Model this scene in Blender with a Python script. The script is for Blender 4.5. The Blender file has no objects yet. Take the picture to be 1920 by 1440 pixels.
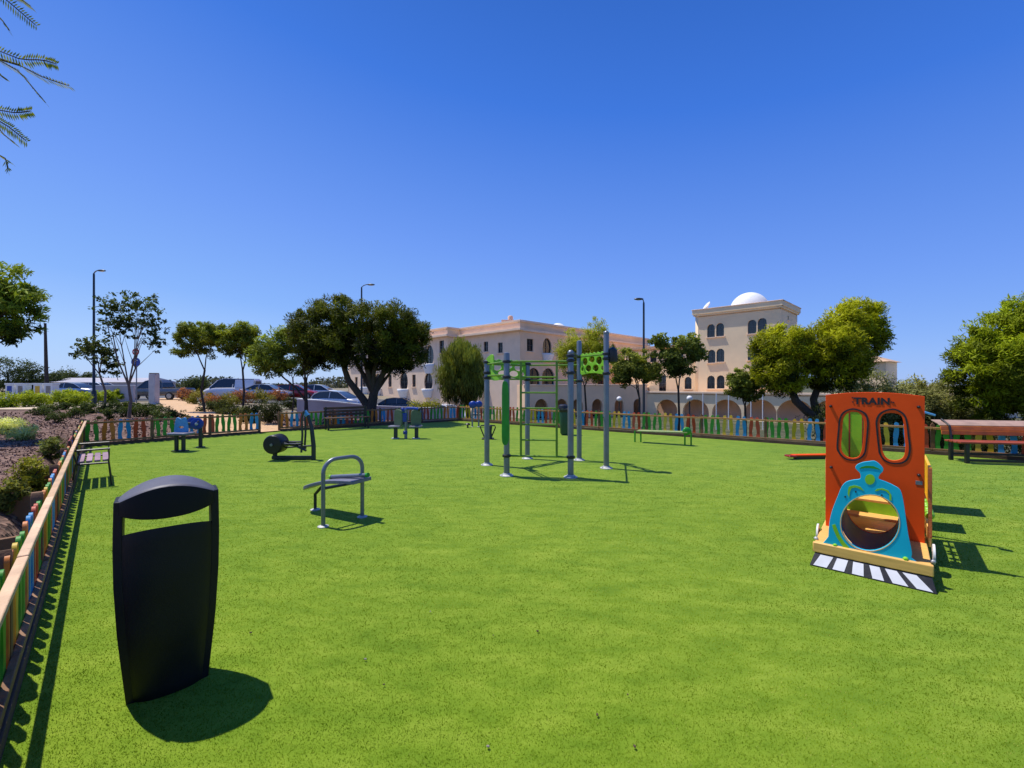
import bpy, bmesh, math, random
import numpy as np
from mathutils import Vector, Matrix
random.seed(7); RNG = np.random.default_rng(11)
PI = math.pi
scene = bpy.context.scene
COL = scene.collection
F = 800.0; EYE = 1.6            # camera constants used to survey the site (metres)
def gx(px, Y): return (px-960.0)*Y/F
def gz(py, Y): return EYE-(py-720.0)*Y/F
def gp(px, py, z=0.0):          # survey: point of the plane z seen at a photo position
    Y = (EYE-z)*F/(py-720.0); return (gx(px, Y), Y)
def smooth(t): t = min(1, max(0, t)); return t*t*(3-2*t)

# ------------------------------------------------------------------ materials
def nmat(name):
    m = bpy.data.materials.new(name); m.use_nodes = True
    nt = m.node_tree; b = nt.nodes['Principled BSDF']; return m, nt, b
def mat(name, col, rough=.5, metal=0, var=.12, scale=8, bump=0, bscale=60, coat=0, spec=.5, stretch=None):
    m, nt, b = nmat(name); N = nt.nodes; L = nt.links
    b.inputs['Roughness'].default_value = rough; b.inputs['Metallic'].default_value = metal
    b.inputs['Specular IOR Level'].default_value = spec
    if coat: b.inputs['Coat Weight'].default_value = coat
    tc = N.new('ShaderNodeTexCoord'); mp = N.new('ShaderNodeMapping'); L.new(tc.outputs['Object'], mp.inputs[0])
    if stretch: mp.inputs['Scale'].default_value = stretch
    n = N.new('ShaderNodeTexNoise'); n.inputs['Scale'].default_value = scale; n.inputs['Detail'].default_value = 6
    L.new(mp.outputs[0], n.inputs['Vector'])
    r = N.new('ShaderNodeValToRGB'); L.new(n.outputs['Fac'], r.inputs[0])
    r.color_ramp.elements[0].position = .3; r.color_ramp.elements[1].position = .7
    r.color_ramp.elements[0].color = (*[c*(1-var) for c in col], 1); r.color_ramp.elements[1].color = (*[min(1, c*(1+var)) for c in col], 1)
    L.new(r.outputs[0], b.inputs['Base Color'])
    if bump:
        n2 = N.new('ShaderNodeTexNoise'); n2.inputs['Scale'].default_value = bscale; n2.inputs['Detail'].default_value = 4
        L.new(mp.outputs[0], n2.inputs['Vector'])
        bp = N.new('ShaderNodeBump'); bp.inputs['Strength'].default_value = bump; bp.inputs['Distance'].default_value = .02
        L.new(n2.outputs['Fac'], bp.inputs['Height']); L.new(bp.outputs[0], b.inputs['Normal'])
    rr = N.new('ShaderNodeMapRange'); rr.inputs[3].default_value = max(0.02, rough-.08); rr.inputs[4].default_value = min(1, rough+.12)
    L.new(n.outputs['Fac'], rr.inputs[0]); L.new(rr.outputs[0], b.inputs['Roughness'])
    return m
def leafmat(name, trans=.3, rough=.55):
    m, nt, b = nmat(name); N = nt.nodes; L = nt.links
    a = N.new('ShaderNodeAttribute'); a.attribute_name = 'leafcol'
    L.new(a.outputs['Color'], b.inputs['Base Color']); b.inputs['Roughness'].default_value = rough
    b.inputs['Specular IOR Level'].default_value = .10
    t = N.new('ShaderNodeBsdfTranslucent'); g = N.new('ShaderNodeMixRGB'); g.blend_type = 'MULTIPLY'; g.inputs[0].default_value = 1
    g.inputs[2].default_value = (1.25, 1.2, .5, 1); L.new(a.outputs['Color'], g.inputs[1]); L.new(g.outputs[0], t.inputs['Color'])
    mx = N.new('ShaderNodeMixShader'); mx.inputs[0].default_value = trans
    L.new(b.outputs[0], mx.inputs[1]); L.new(t.outputs[0], mx.inputs[2]); L.new(mx.outputs[0], N['Material Output'].inputs[0])
    return m
def glassmat(name, col=(.01, .014, .02), rough=.08):
    m, nt, b = nmat(name); b.inputs['Base Color'].default_value = (*col, 1); b.inputs['Roughness'].default_value = rough
    b.inputs['Specular IOR Level'].default_value = .7; return m
MT = {}
MT['leaf'] = leafmat('leaves'); MT['chip'] = leafmat('bark_chips', .0, .9); MT['blade'] = leafmat('grass_blades', .5, 1.0); MT['blade'].node_tree.nodes['Principled BSDF'].inputs['Specular IOR Level'].default_value = .03
MT['black'] = mat('black_metal', (.012, .012, .014), .38, 0, .2, 14, .05)
MT['binblack'] = mat('bin_shell', (.007, .007, .008), .5, 0, .3, 5, .08, 160, spec=.3)
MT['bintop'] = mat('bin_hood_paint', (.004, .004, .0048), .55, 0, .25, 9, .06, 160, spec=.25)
MT['steel'] = mat('grey_painted_steel', (.20, .22, .25), .38, .55, .12, 6, .02)
MT['darksteel'] = mat('dark_painted_steel', (.035, .04, .045), .4, .3, .2, 8, .03)
MT['plate'] = mat('zinc_plate', (.5, .5, .48), .5, .3, .15, 10)
MT['board'] = mat('lavender_board', (.17, .17, .23), .4, 0, .15, 12)
MT['blue'] = mat('blue_plastic', (.008, .045, .30), .35, 0, .1)
MT['lblue'] = mat('light_blue_plastic', (.09, .33, .60), .35, 0, .1)
MT['lime'] = mat('lime_plastic', (.22, .52, .02), .4, 0, .12)
MT['green'] = mat('green_plastic', (.02, .27, .015), .4, 0, .15)
MT['olive'] = mat('olive_painted_bar', (.13, .25, .02), .4, 0, .15)
MT['sage'] = mat('grey_green_pad', (.10, .14, .08), .55, 0, .15)
MT['white'] = mat('white_paint', (.78, .78, .78), .5, 0, .06, 4, .03)
MT['bumperwhite'] = mat('bumper_white', (.62, .62, .66), .5, 0, .08, 9)
MT['dome'] = mat('dome_white', (.82, .82, .80), .7, 0, .05, 1.5, .05, 12)
MT['tan'] = mat('tan_plywood', (.82, .46, .12), .5, 0, .14, 3, .06, 40, stretch=(1, 14, 14))
MT['orange'] = mat('orange_board', (.84, .075, .002), .5, 0, .08, 5, .05, 220, spec=.25)
MT['cyan'] = mat('cyan_board', (.004, .44, .66), .5, 0, .07, 6, .04, 220, spec=.25)
MT['yellow'] = mat('yellow_board', (.85, .48, .01), .42, 0, .1)
MT['tunnel'] = mat('tunnel_rubber', (.010, .018, .10), .5, 0, .2)
MT['rail'] = mat('rail_wood', (.26, .13, .055), .7, 0, .25, 4, .25, 30, stretch=(1, 1, 1))  # rail wood darkened, tone of rails out of the sun put into the colour
MT['railtan'] = mat('rail_wood_sunlit', (.66, .43, .25), .7, 0, .22, 5, .25, 40)  # rail wood lightened, sunlit tone put into the colour
MT['railorange'] = mat('rail_wood_orange', (.44, .22, .07), .7, 0, .25, 4, .25, 30)
MT['plinth'] = mat('plinth_wood', (.10, .055, .035), .8, 0, .35, 5, .3, 30)
MT['benchred'] = mat('red_brown_slat', (.32, .05, .016), .5, 0, .25, 5, .2, 50)
MT['benchorange'] = mat('orange_brown_slat', (.60, .14, .025), .5, 0, .25, 5, .2, 50)
MT['benchpale'] = mat('glare_lit_slat', (.42, .27, .20), .55, 0, .15, 5, .1, 50)  # slat wood paled so that sun glare sits in the colour
MT['seatlilac'] = mat('lilac_brown_slat', (.36, .22, .26), .5, 0, .25, 6, .1, 50)
def fade(m, amt=.2):          # weathering that differs from board to board
    nt = m.node_tree; N = nt.nodes; L = nt.links; b = N['Principled BSDF']; src = b.inputs['Base Color'].links[0].from_socket
    oi = N.new('ShaderNodeObjectInfo'); hv = N.new('ShaderNodeHueSaturation'); mr = N.new('ShaderNodeMapRange'); mr.inputs[3].default_value = 1-amt; mr.inputs[4].default_value = 1+amt*.35
    L.new(oi.outputs['Random'], mr.inputs[0]); L.new(mr.outputs[0], hv.inputs['Value']); ms = N.new('ShaderNodeMapRange'); ms.inputs[3].default_value = 1.05; ms.inputs[4].default_value = .94; L.new(oi.outputs['Random'], ms.inputs[0]); L.new(ms.outputs[0], hv.inputs['Saturation'])
    L.new(src, hv.inputs['Color'])
    n = N.new('ShaderNodeTexNoise'); n.inputs['Scale'].default_value = 28; n.inputs['Detail'].default_value = 8; tc = N.new('ShaderNodeTexCoord'); L.new(tc.outputs['Object'], n.inputs[0])
    rp = N.new('ShaderNodeValToRGB'); rp.color_ramp.elements[0].position = .63; rp.color_ramp.elements[1].position = .70; L.new(n.outputs['Fac'], rp.inputs[0])
    mm = N.new('ShaderNodeMath'); mm.operation = 'MULTIPLY'; mm.inputs[1].default_value = .3; L.new(rp.outputs[0], mm.inputs[0])
    mx = N.new('ShaderNodeMixRGB'); mx.inputs[2].default_value = (.20, .13, .08, 1); L.new(mm.outputs[0], mx.inputs[0]); L.new(hv.outputs[0], mx.inputs[1]); L.new(mx.outputs[0], b.inputs['Base Color'])
PK = {'G': mat('picket_green', (.035, .29, .012), .55, 0, .25, 6, .1), 'O': mat('picket_orange', (.62, .17, .008), .55, 0, .25, 6, .1),
      'B': mat('picket_blue', (.008, .25, .55), .55, 0, .2, 6, .1), 'R': mat('picket_red', (.50, .05, .008), .55, 0, .25, 6, .1),
      'Y': mat('picket_yellow', (.62, .42, .010), .55, 0, .2, 6, .1), 'W': mat('picket_post', (.16, .075, .03), .7, 0, .3, 6, .2)}
for m_ in list(PK.values())+[MT['rail'], MT['railtan'], MT['benchred'], MT['benchorange'], MT['seatlilac']]: fade(m_)
MT['bark'] = mat('bark', (.055, .04, .03), .9, 0, .4, 12, .6, 30, stretch=(3, 3, .6))
MT['barklight'] = mat('bark_pale', (.16, .12, .09), .9, 0, .35, 12, .5, 30, stretch=(3, 3, .6))
MT['wall'] = mat('salmon_unlit_render', (.88, .60, .37), .85, 0, .08, .6, .15, 20)  # warm tone of unlit faces put into the render colour
MT['walllit'] = mat('cream_lit_render', (.92, .70, .43), .85, 0, .07, .6, .15, 20)  # paler copy for sunlit faces, light put into the colour
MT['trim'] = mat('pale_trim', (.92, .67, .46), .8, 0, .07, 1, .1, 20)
MT['innerwall'] = mat('arcade_inner', (.85, .55, .38), .85, 0, .1, .8)
MT['greywall'] = mat('white_rendered_wall', (.40, .39, .43), .8, 0, .12, .9, .2, 14)
MT['concrete'] = mat('concrete', (.50, .48, .50), .8, 0, .12, 3, .2, 30)
MT['glass'] = glassmat('window_glass'); MT['carglass'] = glassmat('car_glass', (.015, .02, .024), .05)
MT['carsilver'] = mat('silver_car_paint', (.48, .49, .52), .28, .6, .03, 2, coat=.6)
MT['carwhite'] = mat('white_car_paint', (.74, .74, .76), .3, 0, .03, 2, coat=.6)
MT['cardark'] = mat('dark_car_paint', (.05, .055, .065), .25, .3, .05, 2, coat=.6)
MT['cargrey'] = mat('grey_car_paint', (.12, .125, .14), .28, .5, .05, 2, coat=.6)
MT['carred'] = mat('red_car_paint', (.35, .015, .015), .28, .1, .05, 2, coat=.6)
MT['tyre'] = mat('tyre', (.015, .015, .015), .8); MT['rim'] = mat('alloy', (.45, .45, .46), .3, .8)
MT['lampglass'] = mat('lamp_lens', (.7, .7, .66), .2); MT['redlens'] = mat('red_lens', (.35, .01, .01), .2)
MT['signblue'] = mat('sign_blue', (.01, .06, .35), .4); MT['signred'] = mat('sign_red', (.45, .02, .02), .4)
MT['tile'] = mat('roof_tile', (.55, .36, .23), .8, 0, .25, 6, .3, 30)
MT['stone'] = mat('stone', (.30, .26, .22), .9, 0, .3, 5, .4, 20)
MT['hoodtop'] = mat('bin_hood_lit_top', (.10, .095, .115), .5, 0, .15, 9, .04, 160)  # hood paint lightened, sunlight on the top put into the colour
MT['asphalt'] = mat('asphalt', (.085, .085, .09), .9, 0, .2, .5, .2, 90)
MT['yellowtile'] = mat('yellow_tile', (.75, .45, .03), .5)

# ------------------------------------------------------------------ mesh builder
class MB:
    def __init__(s): s.v = []; s.f = []
    def add(s, vs, fs):
        o = len(s.v); s.v += [tuple(p) for p in vs]; s.f += [tuple(i+o for i in f) for f in fs]; return s
    def box(s, c, d, rz=0, rx=0, ry=0):
        R = Matrix.Rotation(rz, 3, 'Z') @ Matrix.Rotation(ry, 3, 'Y') @ Matrix.Rotation(rx, 3, 'X'); c = Vector(c)
        vs = [c + R @ Vector((x*d[0]/2, y*d[1]/2, z*d[2]/2)) for x in (-1, 1) for y in (-1, 1) for z in (-1, 1)]
        return s.add(vs, [(0, 1, 3, 2), (4, 6, 7, 5), (0, 4, 5, 1), (2, 3, 7, 6), (0, 2, 6, 4), (1, 5, 7, 3)])
    def prism(s, poly, fn):                    # poly 2d; fn(a, b, side) -> 3d
        n = len(poly); a = [fn(p[0], p[1], 0) for p in poly]; b = [fn(p[0], p[1], 1) for p in poly]
        fs = [tuple(range(n))[::-1], tuple(range(n, 2*n))] + [(i, (i+1) % n, n+(i+1) % n, n+i) for i in range(n)]
        return s.add(a+b, fs)
    def tube(s, pts, r, n=8, caps=True):
        pts = [Vector(p) for p in pts]; rs = r if isinstance(r, (list, tuple)) else [r]*len(pts)
        rings = []; up = None
        for i, p in enumerate(pts):
            t = (pts[min(i+1, len(pts)-1)]-pts[max(i-1, 0)]).normalized()
            if up is None: up = Vector((0, 0, 1)) if abs(t.z) < .9 else Vector((1, 0, 0))
            a = t.cross(up).normalized(); up = a.cross(t).normalized()
            rings.append([p+rs[i]*(math.cos(2*PI*k/n)*a+math.sin(2*PI*k/n)*up) for k in range(n)])
        vs = [q for R in rings for q in R]; fs = []
        for i in range(len(pts)-1):
            for k in range(n): fs.append((i*n+k, i*n+(k+1) % n, (i+1)*n+(k+1) % n, (i+1)*n+k))
        if caps: fs += [tuple(range(n))[::-1], tuple(range((len(pts)-1)*n, len(pts)*n))]
        return s.add(vs, fs)
    def lathe(s, prof, c=(0, 0, 0), n=24, sx=1, sy=1, M=None):
        vs = []; fs = []
        for r, z in prof:
            for k in range(n):
                p = Vector((r*sx*math.cos(2*PI*k/n), r*sy*math.sin(2*PI*k/n), z))
                if M: p = M @ p
                vs.append(p+Vector(c))
        for i in range(len(prof)-1):
            for k in range(n): fs.append((i*n+k, i*n+(k+1) % n, (i+1)*n+(k+1) % n, (i+1)*n+k))
        fs += [tuple(range(n))[::-1], tuple(range((len(prof)-1)*n, len(prof)*n))]
        return s.add(vs, fs)
    def sphere(s, c, r, n=14, sq=(1, 1, 1)):
        prof = [(max(1e-4, math.sin(PI*i/(n//2+2))), -math.cos(PI*i/(n//2+2))) for i in range(n//2+3)]
        vs = []; fs = []
        for a, z in prof:
            for k in range(n): vs.append((c[0]+r*sq[0]*a*math.cos(2*PI*k/n), c[1]+r*sq[1]*a*math.sin(2*PI*k/n), c[2]+r*sq[2]*z))
        for i in range(len(prof)-1):
            for k in range(n): fs.append((i*n+k, i*n+(k+1) % n, (i+1)*n+(k+1) % n, (i+1)*n+k))
        return s.add(vs, fs)
    def mesh(s, name, m):
        me = bpy.data.meshes.new(name); me.from_pydata(s.v, [], s.f)
        if m: me.materials.append(m)
        me.update(); return me

def link(name, me, parent=None, loc=(0, 0, 0), rz=0):
    o = bpy.data.objects.new(name, me); COL.objects.link(o); o.location = loc; o.rotation_euler = (0, 0, rz)
    if parent: o.parent = parent
    return o
def shade(o, ang=40):
    me = o.data; me.polygons.foreach_set('use_smooth', [True]*len(me.polygons))
    bm = bmesh.new(); bm.from_mesh(me); bmesh.ops.recalc_face_normals(bm, faces=bm.faces); bm.to_mesh(me); bm.free()
    try: me.set_sharp_from_angle(angle=math.radians(ang))
    except Exception: pass
def part(name, mb, m, parent=None, bev=0, smooth_=True, loc=(0, 0, 0), rz=0):
    me = mb.mesh(name, m) if isinstance(mb, MB) else mb
    if not isinstance(mb, MB) and m and not me.materials: me.materials.append(m)
    o = link(name, me, parent, loc, rz)
    if smooth_: shade(o)
    if bev:
        b = o.modifiers.new('bevel', 'BEVEL'); b.width = bev; b.segments = 2; b.limit_method = 'ANGLE'; b.angle_limit = math.radians(40)
    return o
def tag(o, label, cat, group=None, kind=None):
    if label: o['label'] = label
    if cat: o['category'] = cat
    if group: o['group'] = group
    if kind: o['kind'] = kind
    return o
def thing(name, label, cat, loc=(0, 0, 0), rz=0, group=None):
    o = bpy.data.objects.new(name, None); o.empty_display_size = .2; COL.objects.link(o)
    o.location = loc; o.rotation_euler = (0, 0, rz); return tag(o, label, cat, group)
def copy_tree(o, parent=None, loc=None, rz=None, label=None, scale=None):
    c = o.copy(); COL.objects.link(c)
    if parent: c.parent = parent
    if loc is not None: c.location = loc
    if rz is not None: c.rotation_euler = (0, 0, rz)
    if scale is not None: c.scale = scale
    if label: c['label'] = label
    for ch in list(o.children): copy_tree(ch, c)
    return c
def shape2d(outlines, thick=.02, bev=0):       # flat board in XY, extruded along Z symmetric; inner outlines are holes
    cu = bpy.data.curves.new('shape', 'CURVE'); cu.dimensions = '2D'; cu.fill_mode = 'BOTH'; cu.extrude = thick/2-bev; cu.bevel_depth = bev
    for pl in outlines:
        sp = cu.splines.new('POLY'); sp.points.add(len(pl)-1); sp.use_cyclic_u = True
        for i, p in enumerate(pl): sp.points[i].co = (p[0], p[1], 0, 1)
    o = bpy.data.objects.new('shape', cu); me = bpy.data.meshes.new_from_object(o)
    bpy.data.objects.remove(o); bpy.data.curves.remove(cu); return me
def upright(me, y=0, x=0, z=0):                # XY shape -> XZ plane, front facing -Y
    me.transform(Matrix.Translation((x, y, z)) @ Matrix.Rotation(PI/2, 4, 'X')); return me
def circ(cx, cy, rx, ry=None, n=28): ry = ry or rx; return [(cx+rx*math.cos(2*PI*k/n), cy+ry*math.sin(2*PI*k/n)) for k in range(n)]
def catmull(P, k=6, closed=True):
    out = []; n = len(P)
    for i in range(n):
        p0, p1, p2, p3 = [Vector(P[(i+j) % n]) for j in (-1, 0, 1, 2)]
        for t in np.linspace(0, 1, k, endpoint=False):
            q = .5*((2*p1)+(-p0+p2)*t+(2*p0-5*p1+4*p2-p3)*t*t+(-p0+3*p1-3*p2+p3)*t**3); out.append(tuple(q))
    return out
def arch(cx, z0, w, h, n=12):                  # opening with a round head
    r = w/2; return [(cx-r, z0), (cx+r, z0)] + [(cx+r*math.cos(a), z0+h-r+r*math.sin(a)) for a in np.linspace(0, PI, n)]
def rect(cx, z0, w, h): return [(cx-w/2, z0), (cx+w/2, z0), (cx+w/2, z0+h), (cx-w/2, z0+h)]

# ------------------------------------------------------------------ foliage
def cloud_mesh(name, P, S, Cc, asp=.5, up=.4, down=0, m=None, tris=False, N_=None):
    """quads at P with sizes S and colours Cc"""
    n = len(P); d = RNG.normal(size=(n, 3))
    if down: d = d*(1-down)+np.array([0, 0, -1])*down*1.6
    d /= np.linalg.norm(d, axis=1)[:, None]
    nn = RNG.normal(size=(n, 3))+np.array([0, 0, up*2])
    if N_ is not None: nn = nn*.7+N_*1.2
    w = np.cross(d, nn); w /= (np.linalg.norm(w, axis=1)[:, None]+1e-9)
    L = d*S[:, None]; W = w*(S*asp)[:, None]
    V = np.stack([P-L*.5, P+W*.5, P+L*.5, P-W*.5], 1).reshape(-1, 3)
    me = bpy.data.meshes.new(name); me.vertices.add(4*n); me.vertices.foreach_set('co', V.ravel().astype(np.float32))
    me.loops.add(4*n); me.loops.foreach_set('vertex_index', np.arange(4*n, dtype=np.int32))
    me.polygons.add(n); me.polygons.foreach_set('loop_start', np.arange(0, 4*n, 4, dtype=np.int32))
    me.update(calc_edges=True)
    at = me.attributes.new('leafcol', 'FLOAT_COLOR', 'POINT')
    c4 = np.concatenate([np.clip(Cc, 0, 1), np.ones((n, 1))], 1); at.data.foreach_set('color', np.repeat(c4, 4, 0).ravel().astype(np.float32))
    me.materials.append(m or MT['leaf']); return me
def clump_pts(blobs, n, shell=.55):
    """blobs: list of (centre, radii); clumps weighted by volume"""
    w = np.array([b[1][0]*b[1][1]*b[1][2] for b in blobs])**.67; w /= w.sum()
    idx = RNG.choice(len(blobs), n, p=w); C = np.array([b[0] for b in blobs], float)[idx]; R = np.array([b[1] for b in blobs], float)[idx]
    d = RNG.normal(size=(n, 3)); d /= np.linalg.norm(d, axis=1)[:, None]
    r = shell+(1-shell)*RNG.random(n)**.7
    r = np.where(RNG.random(n) < .2, RNG.random(n)*shell, r)
    return C+d*R*r[:, None], d, r
def foliage(name, blobs, ncl, clr, nleaf, leaf, col, col2, parent, asp=.5, up=.4, down=0, shell=.6, squash=.75, hi=1.0):
    """crown: ncl twig clumps of radius clr, nleaf leaves each"""
    cp, cd, cr = clump_pts(blobs, ncl, shell)
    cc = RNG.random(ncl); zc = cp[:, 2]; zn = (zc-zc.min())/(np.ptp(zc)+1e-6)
    k = np.repeat(np.arange(ncl), nleaf); n = len(k)
    o = RNG.normal(size=(n, 3)); o /= np.linalg.norm(o, axis=1)[:, None]; o *= (RNG.random(n)**.45)[:, None]
    o[:, 2] *= squash
    sc = clr*(0.6+.8*RNG.random(ncl)); P = cp[k]+o*sc[k][:, None]
    if down: P[:, 2] -= RNG.random(n)*clr*1.2*down
    S = leaf*(.6+.8*RNG.random(n))
    t = np.clip(.60*cc[k]+.22*RNG.random(n)+.30*zn[k]*hi+.18*cd[k][:, 2]-.12, 0, 1)[:, None]  # paler towards crown top and upper side: sunlight put into leaf colour
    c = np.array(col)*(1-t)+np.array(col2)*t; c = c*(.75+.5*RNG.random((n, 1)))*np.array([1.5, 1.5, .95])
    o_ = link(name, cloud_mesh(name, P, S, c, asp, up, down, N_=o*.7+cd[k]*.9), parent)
    return o_, cp
def limbs(mb, base, fork, tips, r0, r1, bend=.12, n=8):
    base = Vector(base); fork = Vector(fork)
    mid = (base+fork)/2+Vector((random.uniform(-1, 1), random.uniform(-1, 1), 0))*bend*.5*(fork-base).length
    mb.tube([base-Vector((0, 0, .1)), base+(mid-base)*.3, mid, fork], [r0*1.25, r0, (r0+r1)/2*1.05, r1], n)
    tips = [Vector(t) for t in tips]; K = min(5, max(2, len(tips)//4)); tips.sort(key=lambda q: math.atan2((q-fork).y, (q-fork).x)+.0); ax = (fork-base).normalized()
    groups = [tips[i::1][:0] for i in range(K)]
    seeds = random.sample(tips, K)
    for q in tips: groups[min(range(K), key=lambda i: (q-seeds[i]).length)].append(q)
    for g in groups:
        if not g: continue
        c = sum(g, Vector((0, 0, 0)))/len(g); e = fork.lerp(c, .62); m1 = fork.lerp(e, .5)+Vector((random.uniform(-1, 1), random.uniform(-1, 1), random.uniform(0, .4)))*bend*.5*(e-fork).length
        rr = r1*random.uniform(.6, .8); mb.tube([fork-ax*.06, m1, e], [rr, rr*.8, rr*.55], max(6, n-2))
        for q in g:
            s0 = random.choice((m1, e, e, m1.lerp(e, .6))); m2 = s0.lerp(q, .5)+Vector((random.uniform(-1, 1), random.uniform(-1, 1), random.uniform(-.3, .6)))*bend*(q-s0).length
            mb.tube([s0, m2, q], [rr*.45, rr*.3, rr*.08], 5)
    return mb
def tree(name, label, cat, base, fork, blobs, ncl, clr, nleaf, leaf, col, col2, r0=.08, r1=.05, ntips=9, bark='bark', group=None, trunks=None, dens=1.6, lsc=1.35, **kw):
    """everything in world metres relative to base"""
    t = thing(name, label, cat, base, 0, group); nleaf = int(nleaf*dens); leaf = leaf*lsc
    B = Vector(base); bl = [(tuple(Vector(c)-B), r) for c, r in blobs]
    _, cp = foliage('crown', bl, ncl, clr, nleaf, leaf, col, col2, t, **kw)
    mb = MB(); sel = cp[RNG.choice(len(cp), min(ntips, len(cp)), replace=False)]
    if trunks:
        for i, tr in enumerate(trunks):
            pts = [Vector(p)-B for p in tr['pts']]; mb.tube([pts[0]-Vector((0, 0, .15))]+pts, [tr['r'][0]*1.2]+tr['r'], 10)
            s2 = sel[i::len(trunks)]; e = pts[-1]
            for q in s2: q = Vector(q); m1 = e.lerp(q, .45)+Vector((0, 0, random.uniform(-.05, .2))); rr = tr['r'][-1]*.7; mb.tube([e, m1, q], [rr, rr*.6, rr*.15], 6)
    else:
        limbs(mb, (0, 0, 0), Vector(fork)-B, [tuple(q) for q in sel], r0, r1)
    part('trunk', mb, MT[bark], t); return t
# ================================================================== ground
LA = Vector((-10.9, 10.85)); G1 = Vector((-8.22, 13.9)); G2 = Vector((-7.88, 14.45)); CC_ = Vector((-2.3, 18.55)); DD = Vector((10.9, 8.73))
LB = Vector((-1.535, 1.09))
EDG = [(Vector((3.5, -4.1)), LA), (LA, G1), (G2, CC_), (CC_, Vector((13.6, 6.72)))]
def outdist(x, y):
    best = -1e9
    for a, b in EDG:
        d = (b-a).normalized(); n = Vector((-d.y, d.x)); best = max(best, (Vector((x, y))-a).dot(n))
    return best
def ld(x, y): a, b = EDG[0]; d = (b-a).normalized(); return (Vector((x, y))-a).dot(Vector((-d.y, d.x)))
def terrain(x, y):
    d = outdist(x, y)
    if d < .12: return -.04
    A = np.interp(x, [-60, -24, -15.5, -11, -5, 0], [-.1, -.15, .25, .9, 1.5, 2.0])
    dr = max((x+2.3)*.596+(y-18.55)*.803, y-17)
    h = -A*smooth(dr/13)
    l = ld(x, y); h += .42*smooth((l-.08)/.35)*(1-.62*smooth((y-7)/9)) + .10*smooth((d-.5)/2)*smooth((-x-3)/4)*(1-smooth((y-24)/8))
    return h
def sheet(name, xs, ys, fn, m, inside=None):
    V = [(x, y, fn(x, y)) for y in ys for x in xs]; nx = len(xs); Fc = []
    for j in range(len(ys)-1):
        for i in range(nx-1):
            if inside and not inside((xs[i]+xs[i+1])/2, (ys[j]+ys[j+1])/2): continue
            Fc.append((j*nx+i, j*nx+i+1, (j+1)*nx+i+1, (j+1)*nx+i))
    mb = MB(); mb.v = V; mb.f = Fc; o = part(name, mb, m, None, 0, False)
    o.data.polygons.foreach_set('use_smooth', [True]*len(o.data.polygons)); tag(o, None, None, None, 'structure'); return o
def band(name, left, right, fn, m, n=24, w=8):  # strip between two polylines, draped
    def samp(P, t):
        t *= len(P)-1; i = min(int(t), len(P)-2); return Vector(P[i]).lerp(Vector(P[i+1]), t-i)
    mb = MB()
    for i in range(n+1):
        a = samp(left, i/n); b = samp(right, i/n)
        for k in range(w+1): p = a.lerp(b, k/w); mb.v.append((p.x, p.y, fn(p.x, p.y)))
    for i in range(n):
        for k in range(w): mb.f.append((i*(w+1)+k, i*(w+1)+k+1, (i+1)*(w+1)+k+1, (i+1)*(w+1)+k))
    o = part(name, mb, m, None, 0, False); tag(o, None, None, None, 'structure')
    bm = bmesh.new(); bm.from_mesh(o.data); bmesh.ops.recalc_face_normals(bm, faces=bm.faces)
    if bm.faces and sum(f.normal.z for f in bm.faces) < 0: bmesh.ops.reverse_faces(bm, faces=bm.faces)
    bm.to_mesh(o.data); bm.free(); return o
def groundmat():
    m, nt, b = nmat('ground'); N = nt.nodes; L = nt.links
    tc = N.new('ShaderNodeTexCoord'); b.inputs['Roughness'].default_value = .95
    def noise(s, d=6):
        n = N.new('ShaderNodeTexNoise'); n.inputs['Scale'].default_value = s; n.inputs['Detail'].default_value = d; L.new(tc.outputs['Object'], n.inputs[0]); return n
    def ramp(src, stops):
        r = N.new('ShaderNodeValToRGB'); L.new(src, r.inputs[0]); e = r.color_ramp.elements
        while len(e) < len(stops): e.new(.5)
        for q, (p, c) in zip(e, stops): q.position = p; q.color = (*c, 1)
        return r
    v = N.new('ShaderNodeTexVoronoi'); v.inputs['Scale'].default_value = 16; L.new(tc.outputs['Object'], v.inputs[0])
    mulch = ramp(v.outputs['Color'], [(.2, (.045, .022, .014)), (.5, (.15, .08, .055)), (.8, (.27, .165, .12))])
    far = ramp(noise(.25).outputs['Fac'], [(.35, (.20, .16, .10)), (.55, (.26, .22, .15)), (.7, (.10, .12, .045))])
    sx = N.new('ShaderNodeSeparateXYZ'); L.new(tc.outputs['Object'], sx.inputs[0])
    mr = N.new('ShaderNodeMapRange'); mr.inputs[1].default_value = 22; mr.inputs[2].default_value = 27; L.new(sx.outputs['Y'], mr.inputs[0])
    mx = N.new('ShaderNodeMixRGB'); L.new(mr.outputs[0], mx.inputs[0]); L.new(mulch.outputs[0], mx.inputs[1]); L.new(far.outputs[0], mx.inputs[2])
    soil = ramp(noise(1.3).outputs['Fac'], [(.35, (.035, .045, .018)), (.5, (.07, .075, .03)), (.7, (.14, .12, .07))])
    ml = N.new('ShaderNodeMapRange'); ml.inputs[1].default_value = -4; ml.inputs[2].default_value = 1; L.new(sx.outputs['X'], ml.inputs[0])
    mx2 = N.new('ShaderNodeMixRGB'); L.new(ml.outputs[0], mx2.inputs[0]); L.new(mx.outputs[0], mx2.inputs[1]); L.new(soil.outputs[0], mx2.inputs[2])
    L.new(mx2.outputs[0], b.inputs['Base Color'])
    bp = N.new('ShaderNodeBump'); bp.inputs['Strength'].default_value = .8; bp.inputs['Distance'].default_value = .03; L.new(v.outputs['Distance'], bp.inputs['Height']); L.new(bp.outputs[0], b.inputs['Normal'])
    return m
xs = sorted(set([-1500, -700, -350, -200, -130, -90, -70, -55, -45, -38] + [round(v, 2) for v in np.arange(-33, 20, .4)] + [round(v, 1) for v in np.arange(20, 60, 2.5)] + [60, 90, 140, 250, 500, 1500]))
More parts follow.
